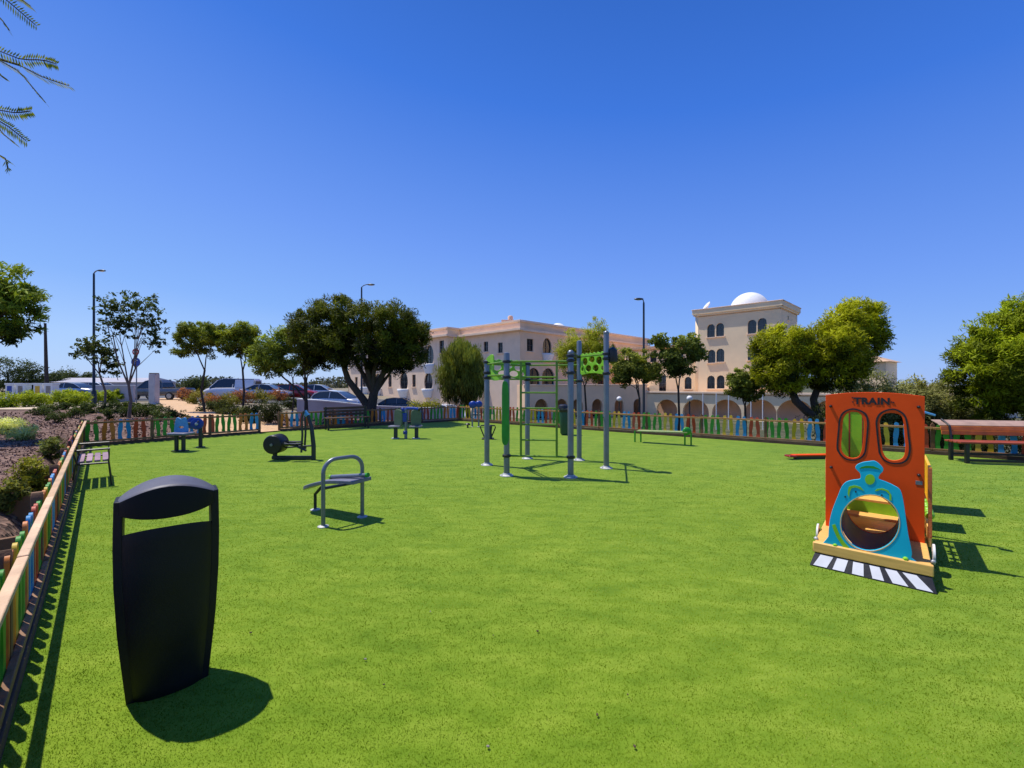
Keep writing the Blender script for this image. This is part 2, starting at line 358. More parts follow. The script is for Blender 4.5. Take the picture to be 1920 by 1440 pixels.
ys = sorted(set([-400, -150, -60, -25, -12] + [round(v, 2) for v in np.arange(-6, 26, .35)] + [round(v, 1) for v in np.arange(26, 60, 1.5)] + [60, 75, 100, 160, 300, 700, 3000]))
GM = groundmat()
def gfn(x, y):
    return -.12 if outdist(x, y) < .8 else terrain(x, y)
sheet('ground', xs, ys, gfn, GM)
def edge_band(a, b, name):
    d = (b-a).normalized(); nn = Vector((-d.y, d.x)); L_ = (b-a).length; mb = MB(); N1 = int(L_/.3); offs = [.045, .05, .12, .2, .3, .45, .6, .8, 1.0, 1.25]
    for i in range(N1+1):
        for o_ in offs:
            p = a+d*(L_*i/N1)+nn*o_; z = max(terrain(p.x, p.y), -.02 if o_ < .8 else -9)+.004; z = -.3 if o_ < .047 else z; mb.v.append((p.x, p.y, z))
    w = len(offs)
    for i in range(N1):
        for k in range(w-1): mb.f.append((i*w+k, (i+1)*w+k, (i+1)*w+k+1, i*w+k+1))
    o = part(name, mb, GM, None, 0, False); tag(o, None, None, None, 'structure')
edge_band(Vector((3.5, -4.1)), LA+(LA-LB).normalized()*1.0, 'planting_bed'); edge_band(LA, G1, 'planting_bed'); edge_band(G2, CC_+(CC_-G2).normalized()*1.2, 'planting_bed'); edge_band(CC_, Vector((13.6, 6.72)), 'planting_bed')

def turfmat():
    m, nt, b = nmat('artificial_turf'); N = nt.nodes; L = nt.links
    tc = N.new('ShaderNodeTexCoord'); b.inputs['Roughness'].default_value = 1; b.inputs['Specular IOR Level'].default_value = .03; b.inputs['Sheen Weight'].default_value = .22; b.inputs['Sheen Roughness'].default_value = .5; b.inputs['Sheen Tint'].default_value = (.75, 1, .45, 1)
    def noise(s, d=5, st=None):
        n = N.new('ShaderNodeTexNoise'); n.inputs['Scale'].default_value = s; n.inputs['Detail'].default_value = d
        if st:
            mp = N.new('ShaderNodeMapping'); mp.inputs['Scale'].default_value = st; mp.inputs['Rotation'].default_value = (0, 0, .5); L.new(tc.outputs['Object'], mp.inputs[0]); L.new(mp.outputs[0], n.inputs[0])
        else: L.new(tc.outputs['Object'], n.inputs[0])
        return n
    def ramp(n, stops):
        r = N.new('ShaderNodeValToRGB'); L.new(n.outputs['Fac'], r.inputs[0]); e = r.color_ramp.elements
        while len(e) < len(stops): e.new(.5)
        for q, (p, c) in zip(e, stops): q.position = p; q.color = (*c, 1)
        return r
    fine = ramp(noise(220, 3), [(.25, (.125, .205, .009)), (.5, (.162, .250, .014)), (.76, (.230, .318, .032))])
    mid = ramp(noise(2.2, 6, (1, 2.6, 1)), [(.28, (.72, .80, .68)), (.5, (1, 1, 1)), (.74, (1.30, 1.17, 1.6))])
    big = ramp(noise(.35, 4), [(.3, (.88, .92, .9)), (.7, (1.1, 1.06, 1.15))])
    m1 = N.new('ShaderNodeMixRGB'); m1.blend_type = 'MULTIPLY'; m1.inputs[0].default_value = 1; L.new(fine.outputs[0], m1.inputs[1]); L.new(mid.outputs[0], m1.inputs[2])
    mid2 = ramp(noise(9, 5, (1, 1.8, 1)), [(.3, (.84, .88, .8)), (.5, (1, 1, 1)), (.7, (1.16, 1.1, 1.3))])
    m0 = N.new('ShaderNodeMixRGB'); m0.blend_type = 'MULTIPLY'; m0.inputs[0].default_value = 1; L.new(m1.outputs[0], m0.inputs[1]); L.new(mid2.outputs[0], m0.inputs[2]); m1 = m0
    m2 = N.new('ShaderNodeMixRGB'); m2.blend_type = 'MULTIPLY'; m2.inputs[0].default_value = 1; L.new(m1.outputs[0], m2.inputs[1]); L.new(big.outputs[0], m2.inputs[2])
    L.new(m2.outputs[0], b.inputs['Base Color'])
    n2 = noise(90, 4); bp = N.new('ShaderNodeBump'); bp.inputs['Strength'].default_value = .12; bp.inputs['Distance'].default_value = .008; L.new(n2.outputs['Fac'], bp.inputs['Height']); L.new(bp.outputs[0], b.inputs['Normal'])
    return m
mb = MB(); mb.v = [(3.4, -4, 0), (13.6, -4, 0), (13.6, 6.72, 0), (-2.3, 18.55, 0), (-7.88, 14.45, 0), (-8.22, 13.9, 0), (-10.9, 10.85, 0)]; mb.f = [tuple(range(7))]
tag(part('artificial_turf', mb, turfmat(), None, 0, False), None, None, None, 'structure')

# short pile blades, denser near the viewpoint
n = 500000; Y = np.exp(RNG.uniform(math.log(1.0), math.log(13), n)); u_ = RNG.uniform(-1.3, 1.3, n); w_ = RNG.random(n) < .25; u_[w_] *= 1+1.2*RNG.random(w_.sum()); X = u_*(Y+.15)
ok = np.array((X+10.9)*.719+(Y-10.85)*.694 > 0.03*0) & (((X+2.3)*.596+(Y-18.55)*.803) < -.1) & (((X+10.9)*(-.75)+(Y-10.85)*.66) < 0)
ok &= RNG.random(n) < np.clip((13-Y)/8, 0, 1)
X = X[ok]; Y = Y[ok]; n = len(X); Lh = RNG.uniform(.005, .012, n); wd = RNG.uniform(.0012, .0024, n)*np.clip(Y*.45, .75, 3.0)
d = RNG.normal(size=(n, 3))*.8; d[:, 2] = 1; d /= np.linalg.norm(d, axis=1)[:, None]; s = RNG.normal(size=(n, 3)); s[:, 2] = 0; s /= np.linalg.norm(s, axis=1)[:, None]
P = np.stack([X, Y, np.zeros(n)], 1); V = np.stack([P-s*wd[:, None], P+s*wd[:, None], P+d*Lh[:, None]], 1).reshape(-1, 3)
me = bpy.data.meshes.new('turf_pile'); me.vertices.add(3*n); me.vertices.foreach_set('co', V.ravel().astype(np.float32)); me.loops.add(3*n)
me.loops.foreach_set('vertex_index', np.arange(3*n, dtype=np.int32)); me.polygons.add(n); me.polygons.foreach_set('loop_start', np.arange(0, 3*n, 3, dtype=np.int32)); me.update(calc_edges=True)
t = RNG.random((n, 1)); c = np.array([.135, .225, .007])*(1-t)+np.array([.245, .34, .022])*t; dry = RNG.random(n) < .05; c[dry] = (.42, .44, .10); big = .5+.5*np.sin(X*2.1+np.sin(Y*1.7)*1.3)*np.cos(Y*1.9+X*.6); 
def vnoise(x, y, s, seed):
    g = np.random.default_rng(seed).random((256, 256)); x = x/s+500; y = y/s+500; xi = np.floor(x).astype(int); yi = np.floor(y).astype(int); fx = x-xi; fy = y-yi; fx = fx*fx*(3-2*fx); fy = fy*fy*(3-2*fy)
    G = lambda a, b: g[a % 256, b % 256]; return (G(xi, yi)*(1-fx)+G(xi+1, yi)*fx)*(1-fy)+(G(xi, yi+1)*(1-fx)+G(xi+1, yi+1)*fx)*fy
f_ = .5*vnoise(X+.3*Y, Y*1.6, .55, 1)+.3*vnoise(X, Y, .16, 2)+.35*vnoise(X, Y, 1.7, 3); f_ = np.clip((f_-.575)*1.5, -.5, .6)
c = c*(1+.58*f_)[:, None]*np.stack([1+.2*f_, 1+.05*f_, 1+.5*f_], 1)
at = me.attributes.new('leafcol', 'FLOAT_COLOR', 'POINT'); at.data.foreach_set('color', np.repeat(np.concatenate([c, np.ones((n, 1))], 1), 3, 0).ravel().astype(np.float32)); me.materials.append(MT['blade'])
tag(link('turf_pile', me), 'short bright green pile of the artificial grass playground surface', 'grass', None, 'stuff')

# ochre path, pale path, parking tarmac
sand = mat('ochre_path', (.60, .38, .20), .9, 0, .14, 5, .3, 120); pale = mat('pale_path', (.58, .46, .32), .9, 0, .12, 3, .3, 90)
up = lambda dz: (lambda x, y: max(terrain(x, y), 0 if outdist(x, y) < .6 else -9)+dz)
band('path', [(-36, 43), (-33, 39), (-24, 29), (-16.8, 21.8), (-12.4, 17.0), (-9.9, 13.4), (-9.0, 12.9)], [(-33, 45), (-31.5, 42), (-22, 30), (-16.0, 24.0), (-10.8, 17.4), (-7.9, 15.2), (-7.6, 14.65)], up(.035), sand, 60, 10)
band('path_strip', [(-60, 20.5), (-33, 21), (-23, 21.3)], [(-60, 25), (-33, 24.6), (-21.5, 23.4)], up(.04), pale, 30, 8)
band('parking', [(-90, 36), (-40, 36.5), (-20, 35), (-8, 33), (2, 32)], [(-90, 54), (-40, 54), (-20, 52), (-12, 50), (-4, 46)], up(.03), MT['asphalt'], 60, 12)

# bark mulch chips on the left bed
N_ = 42000; Y = np.exp(RNG.uniform(math.log(1.5), math.log(20), N_)); X = RNG.uniform(-1.35, -.2, N_)*Y
P = [(x, y, terrain(x, y)+.012) for x, y in zip(X, Y) if outdist(x, y) > .38 and not (y > 20.3)]
P = np.array(P); n = len(P); S = RNG.uniform(.022, .06, n)*np.clip(P[:, 1]*.16, .7, 2.2); t = RNG.random((n, 1)); c = np.array([.045, .02, .013])*(1-t)+np.array([.40, .255, .19])*t
onpath = np.zeros(n, bool)
tag(link('bark_mulch', cloud_mesh('bark_mulch', P, S, c, .45, 1.2, 0, MT['chip'])), 'pinkish brown bark mulch spread over the planting bed beyond the fence', 'mulch', None, 'stuff')

# ================================================================== fences
def fence(name, label, P0, P1, posts_n, seq='GGOOBBRRGG', cap=False, rmat='rail', start=0, hp=.70, npk=None):
    L_ = (P1-P0).length; ang = math.atan2(P1.y-P0.y, P1.x-P0.x); t = thing(name, label, 'fence', (P0.x, P0.y, 0), ang, 'colourful picket fences around the playground')
    # local x along fence, local +y = outward
    for k in range(posts_n+1):
        x = L_*k/posts_n; mb = MB().prism([(-.035, -.05), (.035, -.05), (.035, hp-.03), (0, hp+.02), (-.035, hp-.03)], lambda a, b, s, x=x: (x+a, .0+.07*s-.0, b))
        part('post', mb, PK['W'], t, .004)
    for z in (.115, .60):
        w, h = (.045, .034) if (cap and z > .5) else (.035, .05)
        z2 = hp-.045 if (cap and z > .5) else z
        for k in range(posts_n):
            x0 = L_*k/posts_n; x1 = L_*(k+1)/posts_n; e = random.uniform(-.006, .006)
            part('rail', MB().box(((x0+x1)/2, (-.035-w/2+.02) if (cap and z > .5) else -.014, z2+e), (x1-x0-.004, w, h)), MT[rmat if z > .5 else 'rail'], t, .005)
    part('plinth', MB().box((L_/2, -.022, .035), (L_, .04, .09)), MT['plinth'], t, .006)
    pw = .0
    cnt = npk or round(L_/.155); sp = L_/cnt; proto = {}
    for i in range(cnt):
        x = sp*(i+.5)
        dn = min(abs(x-L_*k/posts_n) for k in range(posts_n+1))
        if dn < .06: x += .04
        key = seq[(i+start) % len(seq)]; phase = (i+start) % 2
        var = (key, phase, i % 3)
        if var not in proto:
            pts = []; z0 = .09; H = hp-random.uniform(-.012, .012)
            zz = np.linspace(z0, H-.05, 9); s_ = 1 if phase else -1; wob = lambda z: .012*math.sin((z-z0)*9.5)*s_
            half = lambda z: .043+.007*math.cos((z-z0)*19)
            R_ = [(wob(z)+half(z), z) for z in zz]; Lf = [(wob(z)-half(z), z) for z in zz][::-1]; wt = wob(zz[-1]); hh = half(zz[-1])
            capp = [(wt+hh*math.cos(a), zz[-1]+hh*math.sin(a)) for a in np.linspace(.3, PI-.3, 6)]
            me = MB().prism(R_+capp+Lf, lambda a, b, s: (a, .02*s, b)).mesh('picket', PK[key])
            proto[var] = me; o = link('picket', me, t, (x, .005, 0)); shade(o)
        else: o = link('picket', proto[var], t, (x, .005, 0))
        o.rotation_euler = (0, random.uniform(-.012, .012), 0); o.location.z = random.uniform(-.008, .008)
    return t
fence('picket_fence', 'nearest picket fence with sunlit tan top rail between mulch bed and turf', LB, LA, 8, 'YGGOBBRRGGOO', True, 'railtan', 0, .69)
fence('picket_fence', 'short picket fence between the small slatted bench and the gateway, ochre path behind it', LA, G1, 3, 'GGOOBBRRGG', False, 'rail', 0, .68)
fence('picket_fence', 'picket fence in tree shade running behind the silver elliptical machine and the double seat machine', G2, CC_, 4, 'GGOOBBRRGG', False, 'rail', 2, .66)
fence('picket_fence', 'longest picket fence in front of the salmon building, passing behind the toy train', CC_, DD, 10, 'GGYYBBRRGG', False, 'railorange', 0, .70, 98)
# retaining planks in the bed behind the near fence
dl = (LA-LB).normalized(); no = Vector((-dl.y, dl.x))
for tt, lab in ((2.9, 'tan wooden plank edging mulch step nearest the viewer behind the left fence'), (4.7, 'tan wooden plank edging the second mulch step behind the left fence'), (6.4, 'tan wooden plank edging the farthest mulch step behind the left fence')):
    p = LB+dl*tt+no*.24; o = part('edging_plank', MB().box((-.02, 0, .24), (.26, .04, .50)).box((.12, .0, .24), (.05, .06, .56)), MT['rail'], None, .006, True, (p.x, p.y, 0), math.atan2(no.y, no.x)); tag(o, lab, 'plank', 'wooden edging planks in the mulch')

# ================================================================== litter bin
def make_bin():
    t = thing('litter_bin', 'tall black oval litter bin with arched hood standing on the turf in the foreground', 'litter bin', (-1.825, 2.27, 0), math.radians(39))
    def A(z): return np.interp(z, [0, .15, .35, .6, .8, 1.05], [.163, .177, .195, .208, .211, .207])
    def B(z): return np.interp(z, [0, .15, .35, .6, .8, 1.05], [.105, .118, .135, .148, .15, .148])
    def sup(a, b, n=56, e=.82):
        o = []
        for k in range(n):
            c, s = math.cos(2*PI*k/n), math.sin(2*PI*k/n); o.append((a*math.copysign(abs(c)**e, c), b*math.copysign(abs(s)**e, s)))
        return o
    def loft(zs, ins, closeb=True, closet=True, ztop=None):
        vs = []; fs = []; n = 56
        for z, i in zip(zs, ins): vs += [(x, y, z) for x, y in sup(A(z)-i, B(z)-i)]
        for i in range(len(zs)-1):
            for k in range(n): fs.append((i*n+k, i*n+(k+1) % n, (i+1)*n+(k+1) % n, (i+1)*n+k))
        if closeb: fs.append(tuple(range(n))[::-1])
        if closet: fs.append(tuple(range((len(zs)-1)*n, len(zs)*n)))
        return MB().add(vs, fs)
    zs = [0.0, .02] + list(np.linspace(.05, .872, 14)) + [.884, .884, .85, .40]
    def tilt(mb_):
        mb_.v = [(x, y, z-(max(0, min(1, (y+.15)/.30))*.125*max(0, min(1, (z-.62)/.15)))) for x, y, z in mb_.v]; return mb_
    part('body', tilt(loft(zs, [.012, .006]+[.006]*14+[.008, .02, .022, .03], True, True)), MT['binblack'], t)
    part('liner', loft([.50, .60, .645, .64, .52], [.035, .032, .034, .042, .045], True, True), MT['black'], t)
    for s in (-1, 1):   # side straps
        mb = MB(); zz = list(np.linspace(0, 1.02, 18)); vs = []; fs = []
        for z in zz:
            a = A(z)+.003; b = B(z)*.56; vs += [(s*(a-.034), -b, z), (s*(a+.002), -b*.85, z), (s*(a+.002), b*.85, z), (s*(a-.034), b, z)]
        for i in range(len(zz)-1):
            for k in range(4): fs.append((i*4+k, i*4+(k+1) % 4, (i+1)*4+(k+1) % 4, (i+1)*4+k))
        fs += [(0, 1, 2, 3), tuple(range(len(vs)-4, len(vs)))]
        part('side_strap', mb.add(vs, fs), MT['binblack'], t, .004)
    n = 56; a0, b0 = .212, .152; vs = []; fs = []
    zt = lambda x, q=1: 1.005+.080*(1-(x/a0)**2)
    rings = [(.96, lambda x: .957-.034*(1-(x/a0)**2)), (1.0, lambda x: .961-.034*(1-(x/a0)**2)), (1.0, lambda x: zt(x)-.014), (.985, lambda x: zt(x)-.002)] + [(r, (lambda x: zt(x)+.004)) for r in (.94, .8, .6, .4, .2, .05)]
    for sc, zf in rings: vs += [(x*sc, y*sc, zf(x*sc)+(.012*(1-sc) if sc < .95 else 0)) for x, y in sup(a0, b0)]
    for i in range(len(rings)-1):
        for k in range(n): fs.append((i*n+k, i*n+(k+1) % n, (i+1)*n+(k+1) % n, (i+1)*n+k))
    fs += [tuple(range(n))[::-1], tuple(range((len(rings)-1)*n, len(rings)*n))]
    nr = 3; top_f = [f for f in fs if min(f) >= nr*n]; low_f = [f for f in fs if min(f) < nr*n]
    part('hood', MB().add(vs[:(nr+1)*n], [f for f in low_f if max(f) < (nr+1)*n]), MT['bintop'], t); part('hood_top', MB().add(vs[nr*n:], [tuple(i-nr*n for i in f) for f in top_f]), MT['hoodtop'], t)  # top faces split off to carry the painted sunlit tone
    for x, y in ((-.17, -.02), (.12, .09), (.17, .04)): part('bolt', MB().sphere((x, y, .70), .014, 8), MT['steel'], t)
make_bin()

# ================================================================== exercise frame
def exframe():
    t = thing('climbing_frame', 'grey steel outdoor exercise frame of six tall posts with lime panels and green ladder', 'exercise frame', (.7, 8.2, 0))
    O = Vector((.7, 8.2, 0)); P = {1: (-.495, 8.42, 2.06), 2: (-.093, 7.44, 2.14), 3: (.33, 9.14, 2.05), 4: (1.005, 7.31, 2.13), 5: (1.41, 8.95, 2.5), 6: (1.79, 8.1, 2.56)}
    L = {k: Vector(v)-O for k, v in P.items()}
    for k, v in L.items():
        part('post', MB().lathe([(.052, .0), (.052, v.z-.02), (.048, v.z), (.02, v.z+.012)], (v.x, v.y, 0), 18), MT['steel'], t)
        part('base_plate', MB().lathe([(.12, 0), (.12, .012), (.07, .03), (.06, .05)], (v.x, v.y, 0), 18), MT['plate'], t)
        bb = MB()
        for q_ in range(4): bb.lathe([(.011, .012), (.011, .03)], (v.x+.095*math.cos(q_*PI/2+.6), v.y+.095*math.sin(q_*PI/2+.6), 0), 6)
        part('base_bolts', bb, MT['steel'], t)
    def clamp(k, z, h=.055): v = L[k]; part('clamp', MB().lathe([(.055, z-h/2), (.075, z-h/2+.01), (.075, z+h/2-.01), (.055, z+h/2)], (v.x, v.y, 0), 16), MT['black'], t)
    for k, zs_ in {1: (2.03, 1.82, 1.72), 2: (1.99, 1.72, .35), 3: (2.03, 1.69), 4: (2.08, 2.0, 1.79, .35), 5: (2.17, 1.66), 6: (2.17, 2.08, 1.80)}.items():
        for z in zs_: clamp(k, z)
    for k in (4, 6): v = L[k]; part('cap', MB().sphere((v.x, v.y, v.z), .055, 12), MT['steel'], t)
    a, b = L[2], L[4]
    def on(u, z, A_=a, B_=b): q = A_.lerp(B_, u); return Vector((q.x, q.y, z))
    for z in (1.99, .35): part('crossbar', MB().tube([on(0, z), on(1, z)], .017, 8), MT['olive'], t)
    for u in (.225, .785): part('ladder_rail', MB().tube([on(u, .35), on(u, 1.99)], .02, 8), MT['olive'], t)
    for z in (1.72, 1.45, 1.18, .90, .63): part('rung', MB().tube([on(.225, z), on(.785, z)], .015, 8), MT['olive'], t)
    for i, j, z in ((1, 2, 1.99), (1, 3, 1.99), (3, 5, 2.0), (5, 6, 2.17), (4, 6, 2.05), (4, 5, 2.17), (1, 2, 1.76), (3, 5, 1.68), (1, 3, 1.70)):
        if (i, j) in ((4, 6),): continue
        A_, B_ = L[i], L[j]; part('crossbar', MB().tube([(A_.x, A_.y, z), (B_.x, B_.y, z)], .017, 8), MT['olive' if (i, j) != (4, 5) else 'black'], t)
    # tall green pad on the front left post
    me = shape2d([catmull([(-.05, 0), (.05, .02), (.055, .5), (.045, .95), (0, 1.04), (-.05, .98), (-.055, .5)], 5)], .03, .006); upright(me, 0); me.transform(Matrix.Translation((a.x-.02, a.y-.075, .60)))
    part('pad', me, MT['green'], t)
    # lime climbing boards
    def board(i, j, z0, h, name='climbing_board'):
        A_, B_ = L[i], L[j]; w = (Vector((B_.x, B_.y))-Vector((A_.x, A_.y))).length-.12
        top = [(w*(k/12.0), h+(.018 if k % 2 else -.012)) for k in range(12, -1, -1)]
        outer = [(0, .03), (.05, 0), (w*.35, .03), (w*.65, .03), (w-.05, 0), (w, .03)]+top
        holes = [circ(w*f, h*g, w*r, h*q, 14) for f, g, r, q in ((.20, .64, .125, .20), (.50, .72, .13, .16), (.80, .64, .125, .20), (.35, .30, .13, .17), (.66, .30, .13, .17), (.08, .28, .05, .12), (.93, .28, .045, .12))]
        me = shape2d([outer]+holes, .022, .003); upright(me); ang = math.atan2(B_.y-A_.y, B_.x-A_.x)
        me.transform(Matrix.Translation((A_.x, A_.y, z0)) @ Matrix.Rotation(ang, 4, 'Z') @ Matrix.Translation((.06, 0, 0))); part(name, me, MT['lime'], t)
    board(5, 6, 1.79, .42)
    board(3, 5, 1.72, .28) if False else None
    A_, B_ = L[1], L[2]
    for (i, j) in ((1, 3),): board(i, j, 1.70, .38)
    me = shape2d([catmull([(-.20, .14), (-.02, .20), (.05, .12), (.06, -.14), (.28, -.20), (.30, -.28), (0, -.29), (-.05, -.12), (-.06, .04), (-.22, .07)], 4)], .022, .003); upright(me); me.transform(Matrix.Translation((A_.x+.12, A_.y-.2, 1.97)) @ Matrix.Rotation(-1.0, 4, 'Z')); part('hand_grip', me, MT['lime'], t)
    v = L[6]; part('punch_pad', MB().lathe([(.02, 1.98), (.085, 2.02), (.1, 2.12), (.085, 2.25), (.02, 2.30)], (v.x+.12, v.y, 0), 14), MT['black'], t)
exframe()

# ================================================================== sit-up bench with hoop
def hoopbench():
    t = thing('sit_up_bench', 'grey hoop framed sit up bench with lavender board between bin and exercise frame', 'exercise bench', (-2.0, 5.1, 0)); O = Vector((-2.0, 5.1, 0))
    p, q = Vector((-2.115, 4.78, 0))-O, Vector((-1.80, 5.13, 0))-O; H = .745; R = .15; d = (q-p).normalized()
    pts = [p, p+Vector((0, 0, H-R))] + [p+d*R*(1-math.cos(a))+Vector((0, 0, H-R+R*math.sin(a))) for a in np.linspace(.25, PI/2, 6)] + [q-d*R*(1-math.cos(a))+Vector((0, 0, H-R+R*math.sin(a))) for a in np.linspace(PI/2, .25, 6)] + [q+Vector((0, 0, H-R)), q]
    part('hoop', MB().tube(pts, .023, 12), MT['steel'], t)
    for b in (p, q, Vector((-2.50, 5.42, 0))-O): part('base_plate', MB().lathe([(.06, 0), (.06, .01), (.03, .02)], (b.x, b.y, 0), 14), MT['plate'], t)
    part('leg', MB().tube([Vector((-2.50, 5.42, 0))-O, Vector((-2.50, 5.42, .2))-O, Vector((-2.40, 5.37, .30))-O], .02, 8), MT['darksteel'], t)
    A_ = Vector((-2.60, 5.45, .29))-O; B_ = Vector((-1.76, 5.03, .47))-O; w = Vector((B_.y-A_.y, -(B_.x-A_.x), 0)).normalized()*.14
    mb = MB(); n = 10; vs = []; fs = []
    for i in range(n+1):
        u = i/n; c = A_.lerp(B_, u)+Vector((0, 0, .06*math.sin(PI*u)*(1-.4*u)))
        for s_, dz in ((-1, .012), (1, .012), (1, -.03), (-1, -.03)): vs.append(c+w*s_*(.55 if i == 0 else 1)+Vector((0, 0, dz)))
    for i in range(n):
        for k in range(4): fs.append((i*4+k, i*4+(k+1) % 4, (i+1)*4+(k+1) % 4, (i+1)*4+k))
    fs += [(3, 2, 1, 0), tuple(range(n*4, n*4+4))]; part('board', mb.add(vs, fs), MT['board'], t, .006)
    dd_ = (B_-A_).normalized(); c = A_.lerp(B_, .45)+Vector((0, 0, .085)); e = B_+dd_*.06+Vector((0, 0, .05))
    part('roller', MB().tube([c, e], .024, 12), MT['steel'], t); part('roller_cap', MB().tube([e, e+dd_*.03], .027, 12), MT['green'], t); part('roller_cap', MB().tube([c-dd_*.03, c], .027, 12), MT['lime'], t)
    part('crossbar', MB().tube([p+Vector((0, 0, .43)), q+Vector((0, 0, .43))], .018, 8), MT['darksteel'], t)
hoopbench()

# ================================================================== elliptical machine
def elliptical():
    O = Vector((-4.6, 9.0, 0)); t = thing('elliptical_trainer', 'dark grey elliptical trainer with round drum beside the gateway', 'exercise machine', O)
    W = lambda px, z, Y=9.0: Vector((gx(px, Y), Y, z))-O
    part('base_beam', MB().box(((W(512, 0)+W(590, 0))/2+Vector((0, 0, .05)))[:], (.90, .09, .07)), MT['darksteel'], t, .01)
    part('post', MB().tube([W(588, 0), W(588, .3), W(584, .7), W(577, .95)], [.045, .045, .04, .035], 10), MT['darksteel'], t)
    part('grip', MB().tube([W(577, .93), W(571, 1.02)], .045, 10), MT['lblue'], t)
    for s_, x0 in ((-.16, 566), (.16, 572)):
        part('lever', MB().tube([W(x0-1, .18, 9+s_), W(x0+1, .55, 9+s_), W(x0, .9, 9+s_), W(x0+4, 1.04, 9+s_)], [.022, .022, .02, .025], 8), MT['darksteel'], t)
        part('foot_bar', MB().tube([W(533, .36, 9+s_), W(552, .33, 9+s_), W(574, .22, 9+s_)], .024, 8), MT['darksteel'], t)
        part('pedal', MB().box((W(553, .36, 9+s_))[:], (.30, .12, .025)), MT['black'], t, .006)
    M_ = Matrix.Rotation(PI/2, 3, 'X'); c = W(518, .34)
    part('drum', MB().lathe([(.05, -.17), (.185, -.165), (.20, -.14), (.20, .14), (.185, .165), (.05, .17)], c, 28, M=M_), MT['black'], t)
    part('crank', MB().tube([c+Vector((0, -.2, 0)), c+Vector((0, .2, 0))], .03, 8), MT['steel'], t)
    part('support', MB().tube([W(515, .04), W(517, .25)], .045, 10), MT['darksteel'], t)
    part('tie_bar', MB().tube([W(535, .26), W(585, .30)], .018, 8), MT['darksteel'], t)
elliptical()

# ================================================================== stretching seat and hand wheels
def chairmachine():
    O = Vector((-7.85, 10.15, 0)); t = thing('fitness_seat', 'small light blue backed fitness seat on two dark legs before the picket fence', 'exercise machine', O)
    W = lambda px, z, Y=10.15: Vector((gx(px, Y), Y, z))-O
    for px in (331, 344): part('leg', MB().tube([W(px, 0), W(px, .38)], .045, 10), MT['darksteel'], t)
    part('base_plate', MB().box((W(338, .012))[:], (.32, .16, .024)), MT['black'], t, .004)
    me = shape2d([catmull([(-.19, -.14), (.19, -.16), (.24, 0), (.19, .16), (-.19, .14), (-.21, 0)], 5)], .05, .012); me.transform(Matrix.Translation(W(339, .42))); part('seat', me, MT['board'], t)
    me = shape2d([catmull([(-.13, 0), (.13, 0), (.15, .12), (.10, .34), (0, .31), (-.10, .34), (-.15, .12)], 5), catmull([(-.05, .09), (.05, .09), (.06, .15), (-.06, .15)], 4)], .04, .01); upright(me); me.transform(Matrix.Translation(W(334, .44)+Vector((0, .10, 0)))); part('backrest', me, MT['lblue'], t)
    O2 = Vector((-7.85, 10.8, 0)); t2 = thing('hand_wheel_machine', 'two blue turning discs on a single dark post right of the fitness seat', 'exercise machine', O2)
    W2 = lambda px, z, Y=10.8: Vector((gx(px, Y), Y, z))-O2
    part('post', MB().tube([W2(376, 0), W2(376, .55)], .045, 10), MT['darksteel'], t2); part('base_plate', MB().lathe([(.1, 0), (.1, .015), (.05, .02)], W2(376, 0), 12), MT['black'], t2)
    M_ = Matrix.Rotation(.25, 3, 'Z') @ Matrix.Rotation(PI/2, 3, 'X')
    for px, dy in ((358, .06), (374, -.08)):
        c = W2(px, .60)+Vector((0, dy, 0)); o = part('disc', MB().lathe([(.02, -.025), (.13, -.022), (.145, -.01), (.145, .01), (.13, .022), (.02, .025)], c, 24, M=M_), MT['blue'], t2)
        part('hub', MB().lathe([(.035, 0), (.035, .05), (.02, .06)], c, 12, M=M_), MT['plate'], o); part('knob', MB().sphere((c.x+.07, c.y-.06, c.z+.06), .022, 10), MT['black'], o)
    part('arm', MB().tube([W2(352, .60), W2(378, .60)], .03, 8), MT['darksteel'], t2)
chairmachine()

# ================================================================== double seat machine
def double():
    O = Vector((-3.15, 12.5, 0)); t = thing('double_seat_machine', 'double seat exercise machine with grey green backrests and dark blue top arms', 'exercise machine', O)
    W = lambda px, z, Y=12.5: Vector((gx(px, Y), Y, z))-O
    part('centre_post', MB().tube([W(761, 0), W(761, .86)], .045, 10), MT['steel'], t); part('cover', MB().box((W(759, .62))[:], (.14, .12, .26)), MT['blue'], t, .02); part('cover', MB().box((W(760, .18))[:], (.12, .10, .10)), MT['blue'], t, .02)
    part('top_arm', MB().tube([W(755, .80), W(764, .88), W(776, .88), W(787, .85)], .04, 8), MT['blue'], t); part('grip', MB().sphere(W(755, .86), .05, 10), MT['blue'], t); part('grip', MB().sphere(W(786, .86), .05, 10), MT['darksteel'], t)
    for px, s_ in ((747, -1), (780, 1)):
        me = shape2d([catmull([(-.11, 0), (.11, 0), (.14, .2), (.12, .42), (0, .46), (-.12, .42), (-.14, .2)], 5)], .05, .012); upright(me); me.transform(Matrix.Translation(W(px, .38)) @ Matrix.Rotation(s_*.5, 4, 'Z')); part('backrest', me, MT['sage'], t)
        part('leg', MB().box((W(px-6*(s_ < 0)+1, .17))[:], (.10, .09, .34)), MT['darksteel'], t, .01)
        part('seat', MB().box((W(px-6*(s_ < 0), .36))[:], (.34, .30, .045)), MT['board'], t, .012)
        part('foot_plate', MB().box((W(px-6*(s_ < 0), .012))[:], (.20, .18, .024)), MT['plate'], t, .004)
double()
